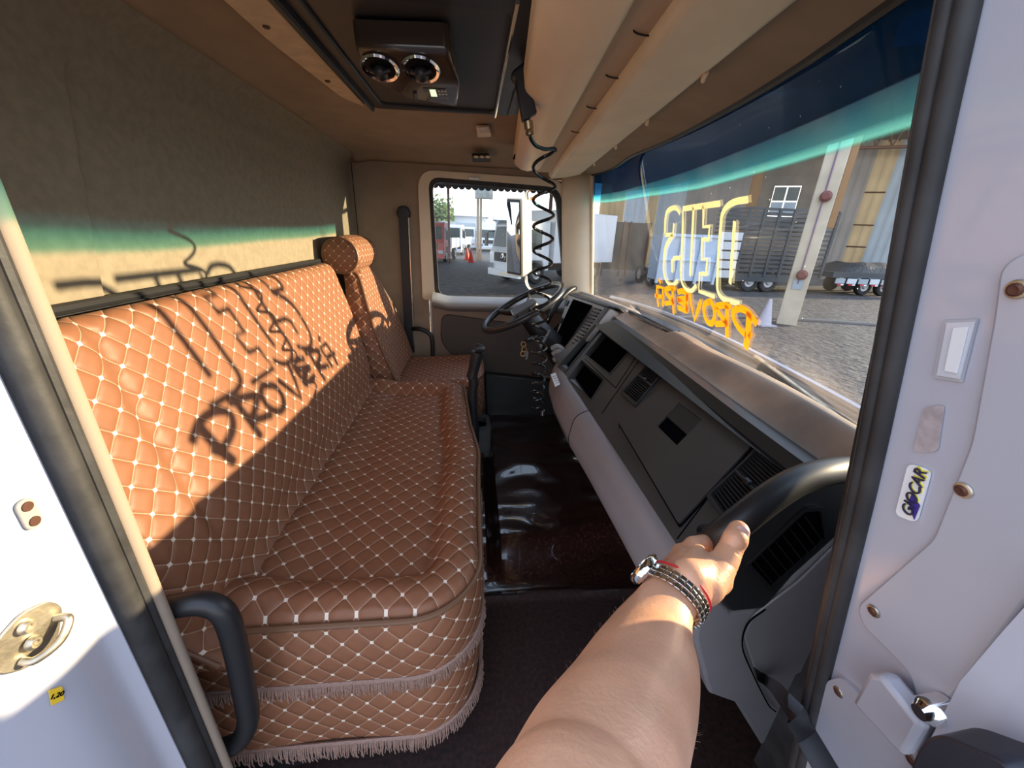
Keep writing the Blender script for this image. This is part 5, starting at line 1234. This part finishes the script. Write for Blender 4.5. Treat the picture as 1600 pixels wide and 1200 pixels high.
# canopy edge over the yard, hills and sheds beyond
mb = MB(); mb.ext([(-9, 8, 4.35), (7, 8, 4.35), (7, 33, 4.35), (-9, 33, 4.35)], (0, 0, .25))
for i in range(32): mb.lathe([(0, 0), (.27, .0), (.27, .02)], (-8.8 + .5 * i, 32.98, 4.34), (0, -1, 0), 12)
cn_ = tag(obj('canopy', mb, mat('dark_canopy', (.06, .05, .05), .8)), 'dark scalloped canopy roof over the yard beyond the driver window', 'canopy')
mb = MB(); mb.bb((4.95, 27, GZ), (5.15, 27.2, 4.33)); mb.bb((-1.75, 30, GZ), (-1.6, 30.2, 4.33)); tag(obj('canopy_posts', mb, mat('dark_red_steel', (.12, .05, .04), .6)), 'dark slim steel posts under the yard canopy', 'post')
for x0, y0, x1, h, m_, lb_ in ((-16, 62, 2, 3.2, tw, 'long low white shed at the far left of the yard'), (4, 66, 20, 3.0, mat('blue_shed', (.35, .48, .62), .5), 'long blue grey roofed shed beyond the parked trucks')):
    t = thing('shed', lb_, 'shed', (x0, y0, GZ)); mb = MB(); mb.bb((x0, y0, GZ), (x1, y0 + 8, h)); obj('shed_wall', mb, m_, t)
    mb = MB(); mb.ext([(x0 - .5, y0 - .5, h), (x0 - .5, y0 + 4, h + 1.1), (x0 - .5, y0 + 8.5, h)], (x1 - x0 + 1, 0, 0)); obj('shed_roof', mb, mat('pale_roof', (.55, .58, .62), .5), t)
rnd = random.Random(3); mb = MB()
for _ in range(1500):
    a = Vector((max(-1.9, min(1.9, rnd.gauss(0, 1.1))), rnd.gauss(0, .7), abs(rnd.gauss(0, .9)))); c = Vector((-4.7, 57, 2.6)) + a; u = Vector((rnd.uniform(-1, 1), rnd.uniform(-1, 1), rnd.uniform(-1, 1))).normalized(); w = u.orthogonal().normalized()
    mb.add([c, c + u * .35 + w * .15, c + u * .6, c + u * .35 - w * .15], [(0, 1, 2, 3)])
tr = thing('tree', 'small green tree beyond the white shed at the far left', 'tree', (-4.7, 57, GZ)); obj('foliage', mb, mat('leaf_green', (.10, .16, .05), .7), tr, weld=False)
mb = MB(); mb.tube([(-4.7, 57, GZ), (-4.7, 57, 3)], [.2, .1], 8); obj('trunk', mb, M['rust'], tr)

# outside mirror
mi = thing('outside_mirror', 'tall beige outside mirror on a bent bracket at the driver door', 'mirror', P(815, 380, Y=2.62))
YM = 2.60
MNm = Vector((-.80, -.58, -.14)).normalized(); MD0 = MNm.dot(P(792, 370, Y=2.68))
def MPt(a, b, off=0): return P(a, b, N=MNm, D=MD0 + off)
mp_ = [MPt(792, 311), MPt(812, 312), MPt(814, 431), MPt(792, 427)]
hs = [MPt(790, 308), MPt(814, 309), MPt(816, 434), MPt(790, 430)]
mb = MB(); mb.ext(rpoly([p - MNm * .004 for p in hs], .012, 4), [p - MNm * .10 + (sum(hs, Vector()) / 4 - p) * .10 for p in rpoly(hs, .012, 4)]); obj('housing', mb, M['cream'], mi, bevel=.012, seg=3)
mb = MB(); mb.ext(rpoly([p - MNm * .002 for p in mp_], .010, 4), MNm * -.004); obj('mirror_rim', mb, M['black'], mi)
ct = sum(mp_, Vector()) / 4
mb = MB(); mb.add([p + (ct - p) * .07 + MNm * .002 for i, p in enumerate(mp_)], [(0, 1, 2, 3)]); obj('mirror_glass', mb, M['chrome'], mi, solid=.002)
mb = MB(); mb.tube(cr([P(824, 312, Y=YM + .05), P(823, 300, Y=YM + .03), P(830, 292, Y=YM - .05), P(845, 292, Y=YM - .15), P(876, 296, Y=2.235)], 5), .010, 8); mb.tube(cr([P(822, 432, Y=YM + .05), P(824, 445, Y=YM), P(834, 455, Y=YM - .1), P(866, 466, Y=2.235)], 5), .010, 8); obj('bracket', mb, M['steel'], mi)
mb = MB(); mb.tube([P(833, 313, Y=YM + .1), P(833, 308, Y=YM + .1)], .02, 10); obj('indicator', mb, mat('amber', (.8, .3, .05), .3), mi)

# warehouse in front of the windshield
WA = Vector((12, 34, GZ)); WDir = Vector((15.5, -8.5, 0)).normalized(); WNn = Vector((-WDir.y, WDir.x, 0))
if WNn.dot(WA) < 0: WNn = -WNn
def ws(px, py=385): q = P(px, py, N=WNn, D=WNn.dot(WA)); return (q - WA).dot(WDir)
def wp(s, z, off=0): p = WA + WDir * s - WNn * off; return Vector((p.x, p.y, z))
wh_ = thing('warehouse', 'long corrugated warehouse wall with translucent strips across the yard', 'warehouse', wp(5, GZ))
cm = {'blue': mat('pale_blue_sheet', (.34, .42, .50), .5, var=.06), 'grey': mat('grey_brown_sheet', (.22, .20, .18), .6, var=.1, vscale=.6), 'tan': mat('tan_translucent_sheet', (.42, .30, .15), .5, var=.15, vscale=.5), 'bgrey': mat('blue_grey_sheet', (.27, .32, .36), .5, var=.1, vscale=.5), 'mason': mat('brown_block_wall', (.17, .145, .12), .8, var=.12, vscale=1.2), 'brown': mat('brown_sheet', (.28, .15, .06), .6)}
secs = [(930, 968, 'tan'), (968, 1002, 'blue'), (1002, 1017, 'tan'), (1017, 1058, 'bgrey'), (1058, 1085, 'grey'), (1085, 1150, 'grey'), (1150, 1166, 'brown'), (1166, 1262, 'mason'), (1262, 1322, 'grey'), (1322, 1353, 'tan'), (1353, 1475, 'bgrey')]
for a, b, k in secs:
    s0_, s1_ = ws(a), ws(b); mb = MB(); nn_ = max(2, int((s1_ - s0_) / .12))
    amp = 0 if k == 'mason' else .05
    mb.grid(lambda u, v: wp(lerp(s0_, s1_, u), lerp(GZ, 7.6, v), amp * (1 if int(round(u * nn_)) % 4 in (1, 2) else 0)), nn_, 3); obj('wall_sheet', mb, cm[k], wh_, weld=False, ang=10)
for zz in (1.2, 2.6, 4.6):
    mb = MB(); mb.tube([wp(ws(1322), zz, .08), wp(ws(1353), zz, .08)], .04, 4); obj('sheet_joint', mb, M['rust'], wh_)
sA, sB = ws(1186), ws(1226)
mb = MB(); mb.ext([wp(sA, 3.0, .06), wp(sB, 3.0, .06), wp(sB, 5.0, .06), wp(sA, 5.0, .06)], WNn * -.05); wf = obj('window', mb, M['steel'], wh_)
for i in range(2):
    for j in range(2):
        a0, a1 = lerp(sA, sB, i / 2 + .03), lerp(sA, sB, i / 2 + .47); z0, z1 = (3.08, 3.95) if j == 0 else (4.05, 4.92)
        mb = MB(); mb.ext([wp(a0, z0, .12), wp(a1, z0, .12), wp(a1, z1, .12), wp(a0, z1, .12)], WNn * -.01); obj('pane', mb, cm['blue'] if j == 0 else tg, wf)
mb = MB()
sE = ws(1475); sS = ws(930)
for k in range(28):
    a = lerp(sS, sE, k / 28); b = lerp(sS, sE, (k + 1) / 28)
    mb.tube([wp(a, 7.0, 1.2), wp((a + b) / 2, 8.2, 1.2)], .05, 5); mb.tube([wp((a + b) / 2, 8.2, 1.2), wp(b, 7.0, 1.2)], .05, 5)
mb.tube([wp(sS, 7.0, 1.2), wp(sE, 7.0, 1.2)], .09, 6); mb.tube([wp(sS, 8.2, 1.2), wp(sE, 8.2, 1.2)], .09, 6)
obj('roof_truss', mb, M['rust'], wh_)
mb = MB(); mb.ext([wp(sS, 7.5, 0), wp(sE, 7.5, 0), wp(sE, 11, 0), wp(sS, 11, 0)], WNn * .1)
mb.ext([wp(sS, 8.6, 0), wp(sE, 8.6, 0), wp(sE, 9.4, 9), wp(sS, 9.4, 9)], (0, 0, .2)); obj('roof', mb, mat('dark_roof', (.05, .048, .045), .8), wh_)
# concrete pillar
pb = P(1228, 508, Z=GZ)
pi_ = thing('concrete_pillar', 'tall pale concrete pillar with purple conduit in front of the windshield', 'pillar', pb)
dv = Vector((pb.y, -pb.x, 0)).normalized(); dp_ = Vector((pb.x, pb.y, 0)).normalized()
def pq(a, b, z): q = pb + dv * a + dp_ * b; return Vector((q.x, q.y, z))
mb = MB(); mb.ext([pq(-.26, 0, GZ), pq(.24, 0, GZ), pq(.24, .5, GZ), pq(-.26, .5, GZ)], (0, 0, 8.6)); obj('shaft', mb, mat('pillar_concrete', (.52, .46, .36), .8, var=.1, vscale=2), pi_, bevel=.02)
mb = MB(); mb.ext([pq(.25, .05, 1.6), pq(.40, .05, 1.6), pq(.40, .45, 1.6), pq(.25, .45, 1.6)], (0, 0, 6.2)); obj('gutter_pipe', mb, cm['brown'], pi_)
mb = MB(); mb.tube([pq(-.02, -.03, .1), pq(-.02, -.03, 7)], .02, 6); obj('conduit', mb, mat('purple_conduit', (.16, .10, .20), .5), pi_)
for z in (.35, 2.35):
    mb = MB(); mb.lathe([(.0, .0), (.12, 0), (.14, .1), (.08, .16), (0, .16)], pq(.02, .0, z), -dp_, 14); obj('socket', mb, mat('dark_red_socket', (.14, .03, .03), .5), pi_)
mb = MB(); mb.ext([pq(-.13, -.02, -.05), pq(.10, -.02, -.05), pq(.10, -.02, .22), pq(-.13, -.02, .22)], dp_ * -.01); obj('notice', mb, cm['blue'], pi_)
# stake-sided truck body
dk = mat('dark_steel_blue', (.035, .045, .055), .5); 
sk_ = thing('stake_body', 'tall dark slatted livestock body parked before the warehouse', 'truck body', (14.8, 18, GZ))
x0, x1, y0, y1, z0, z1 = 12.55, 17.0, 18, 20.4, -.35, 2.62
for fx in range(7):
    x = lerp(x0, x1, fx / 6); mb = MB(); mb.bb((x - .06, y0 - .04, z0), (x + .06, y0 + .06, z1)); obj('stake', mb, dk, sk_)
for i in range(15):
    z = lerp(z0 + .05, z1, i / 14); mb = MB(); mb.bb((x0, y0, z - .055), (x1, y0 + .04, z + .055)); obj('slat', mb, dk, sk_)
mb = MB()
for i in range(15):
    z = lerp(z0 + .05, z1, i / 14); mb.bb((x0, y1, z - .055), (x1, y1 + .04, z + .055)); mb.bb((x0 - .02, y0, z - .055), (x0 + .02, y1, z + .055)); mb.bb((x1 - .02, y0, z - .055), (x1 + .02, y1, z + .055))
mb.bb((x0, y0, z0 - .25), (x1, y1, z0)); obj('rear_slats', mb, dk, sk_)
TT = loc((x0, 19.2, GZ), 0); wheels(TT, sk_, (.9, 1.9, 3.6), 1.0)
# pale blue dropside body
bs = mat('pale_blue_body', (.46, .58, .74), .4); bsd = mat('pale_side', (.52, .56, .60), .5)
bb_ = thing('dropside_body', 'pale blue steel truck body with ribs left of the slatted one', 'truck body', (10, 18, GZ))
mb = MB(); mb.bb((8.45, 17.6, -.62), (11.2, 17.75, 1.33)); tb_ = obj('tailgate', mb, bs, bb_)
for x in (8.45, 9.35, 10.3, 11.2): mb = MB(); mb.bb((x - .06, 17.5, -.75), (x + .06, 17.6, 1.38)); obj('rib', mb, bs, tb_)
mb = MB(); mb.bb((8.4, 17.52, 1.28), (11.25, 17.6, 1.4)); mb.bb((8.4, 17.52, .25), (11.25, 17.6, .30)); obj('rail', mb, bs, tb_)
for i in range(5):
    z = -.45 + i * .42; mb = MB(); mb.bb((11.3, 17.9, z), (12.42, 18.0, z + .34)); obj('side_board', mb, bsd, bb_)
mb = MB(); mb.bb((8.5, 17.8, -.62), (11.2, 18.6, -.5)); mb.bb((8.45, 17.8, -.6), (8.55, 18.6, 1.3)); mb.bb((11.15, 17.8, -.6), (11.25, 18.6, 1.3)); obj('floor_frame', mb, bs, bb_)
wheels(loc((9.9, 19, GZ), PI / 2), bb_, (.2, 1.5), .95)
mb = MB(); mb.bb((7.9, 24, -.7), (10.6, 24.1, 2.0)); ga = tag(obj('yard_gate', mb, mat('dark_gate', (.06, .055, .05), .7, var=.1)), 'dark brown ribbed gate panel left of the pale blue body', 'gate')
for x in (7.9, 9.0, 9.4, 10.6): mb = MB(); mb.bb((x - .05, 23.93, -1.1), (x + .05, 24.0, 2.05)); obj('gate_post', mb, M['rust'], ga)
# low flatbed trailer on the right
tl_ = thing('flatbed_trailer', 'dark flatbed trailer with red and white reflectors right of the pillar', 'trailer', (20, 18, GZ))
mb = MB(); mb.bb((17.3, 17.6, -.25), (25, 20.2, .0)); obj('bed', mb, dk, tl_)
mb = MB(); mb.grid(lambda u, v: (lerp(17.6, 25, u), lerp(17.8, 20, v), .0 + (.45 + .12 * noise.noise(Vector((u * 9, v * 3, 0)))) * math.sin(PI * min(1, max(0, v))) ** .5 * min(1, 6 * u)), 40, 10); obj('tarp', mb, mat('black_tarp', (.03, .03, .03), .5, bump=.6, bscale=6, bdist=.1), tl_)
for i in range(12):
    x = 17.5 + i * .62; mb = MB(); mb.bb((x, 17.56, -.52), (x + .5, 17.60, -.28)); obj('side_guard', mb, bsd if i % 2 else cm['bgrey'], tl_)
    mb = MB(); mb.bb((x + .1, 17.53, -.60), (x + .3, 17.56, -.54)); mr = obj('reflector', mb, M['red'], tl_)
    mb = MB(); mb.bb((x + .3, 17.53, -.60), (x + .45, 17.56, -.54)); obj('reflector', mb, mat('refl_white', (.8, .8, .8), .3) if i == 0 else bpy.data.materials['refl_white'], tl_)
wheels(loc((18, 18.9, GZ), 0), tl_, (1.5, 2.6, 6), .9, .42)
# curved kerb line
mb = MB(); mb.tube([(x, 10.5 + .9 * math.sin((x - 4) * .35), GZ + .03) for x in [3 + .4 * i for i in range(45)]], .05, 6); tag(obj('kerb', mb, mat('pale_kerb', (.18, .165, .15), .8)), 'pale curved kerb line on the paved yard', 'kerb')

# cowl and wipers outside the glass
cw = thing('wiper_cowl', 'sunlit white cowl edge with grille below the windshield outside', 'cowl', (.85, 1.2, .7))
mb = MB(); mb.grid(lambda u, v: (wbase(lerp(.40, 2.2, u)) + .01 + .15 * v, lerp(.40, 2.2, u), .755 + .03 * v), 40, 6); obj('grille_panel', mb, M['panel'], cw, solid=.004)
mb = MB(); mb.tube([(wbase(y) + .115, y, .797) for y in [.4 + .05 * i for i in range(37)]], .011, 8); obj('white_edge', mb, M['paint'], cw)
for i in range(5):
    mb = MB(); mb.tube([(wbase(y) + .03 + i * .016, y, .764 + i * .004) for y in [.42 + .06 * j for j in range(8)]], .003, 5); obj('grille_bar', mb, M['silldoor'], cw)
def wiper(label, piv, elbow, b0, b1):
    w = thing('windshield_wiper', label, 'wiper', G(*piv, -.06), 'wipers outside the windshield')
    mb = MB(); mb.lathe([(.024, -.03), (.024, .02), (.012, .03), (0, .03)], G(*piv, -.05), (.3, 0, 1), 16); obj('pivot', mb, M['black'], w)
    mid = G((b0[0] + b1[0]) / 2, (b0[1] + b1[1]) / 2, -.035)
    mb = MB(); mb.tube([G(*piv, -.045), G(*elbow, -.04), mid], [.014, .011, .007], 8, flat=.6); obj('arm', mb, M['panelb'], w)
    mb = MB(); mb.tube([G(lerp(b0[0], b1[0], t / 10), lerp(b0[1], b1[1], t / 10), -.018 - .008 * math.sin(PI * t / 10)) for t in range(11)], .005, 6); obj('blade_frame', mb, M['dullsteel'], w)
    mb = MB(); mb.tube([G(lerp(b0[0], b1[0], t / 10), lerp(b0[1], b1[1], t / 10) + 5, -.006) for t in range(11)], .0035, 6); obj('blade_rubber', mb, M['black'], w)
wiper('far wiper resting below the orange letters', (1092, 560), (1060, 520), (985, 478), (1128, 604))
wiper('middle wiper pointing to the near windshield corner', (1168, 606), (1190, 572), (1180, 556), (1350, 682))
wiper('nearest wiper low against the windshield foot', (1240, 658), (1262, 622), (1225, 600), (1350, 700))
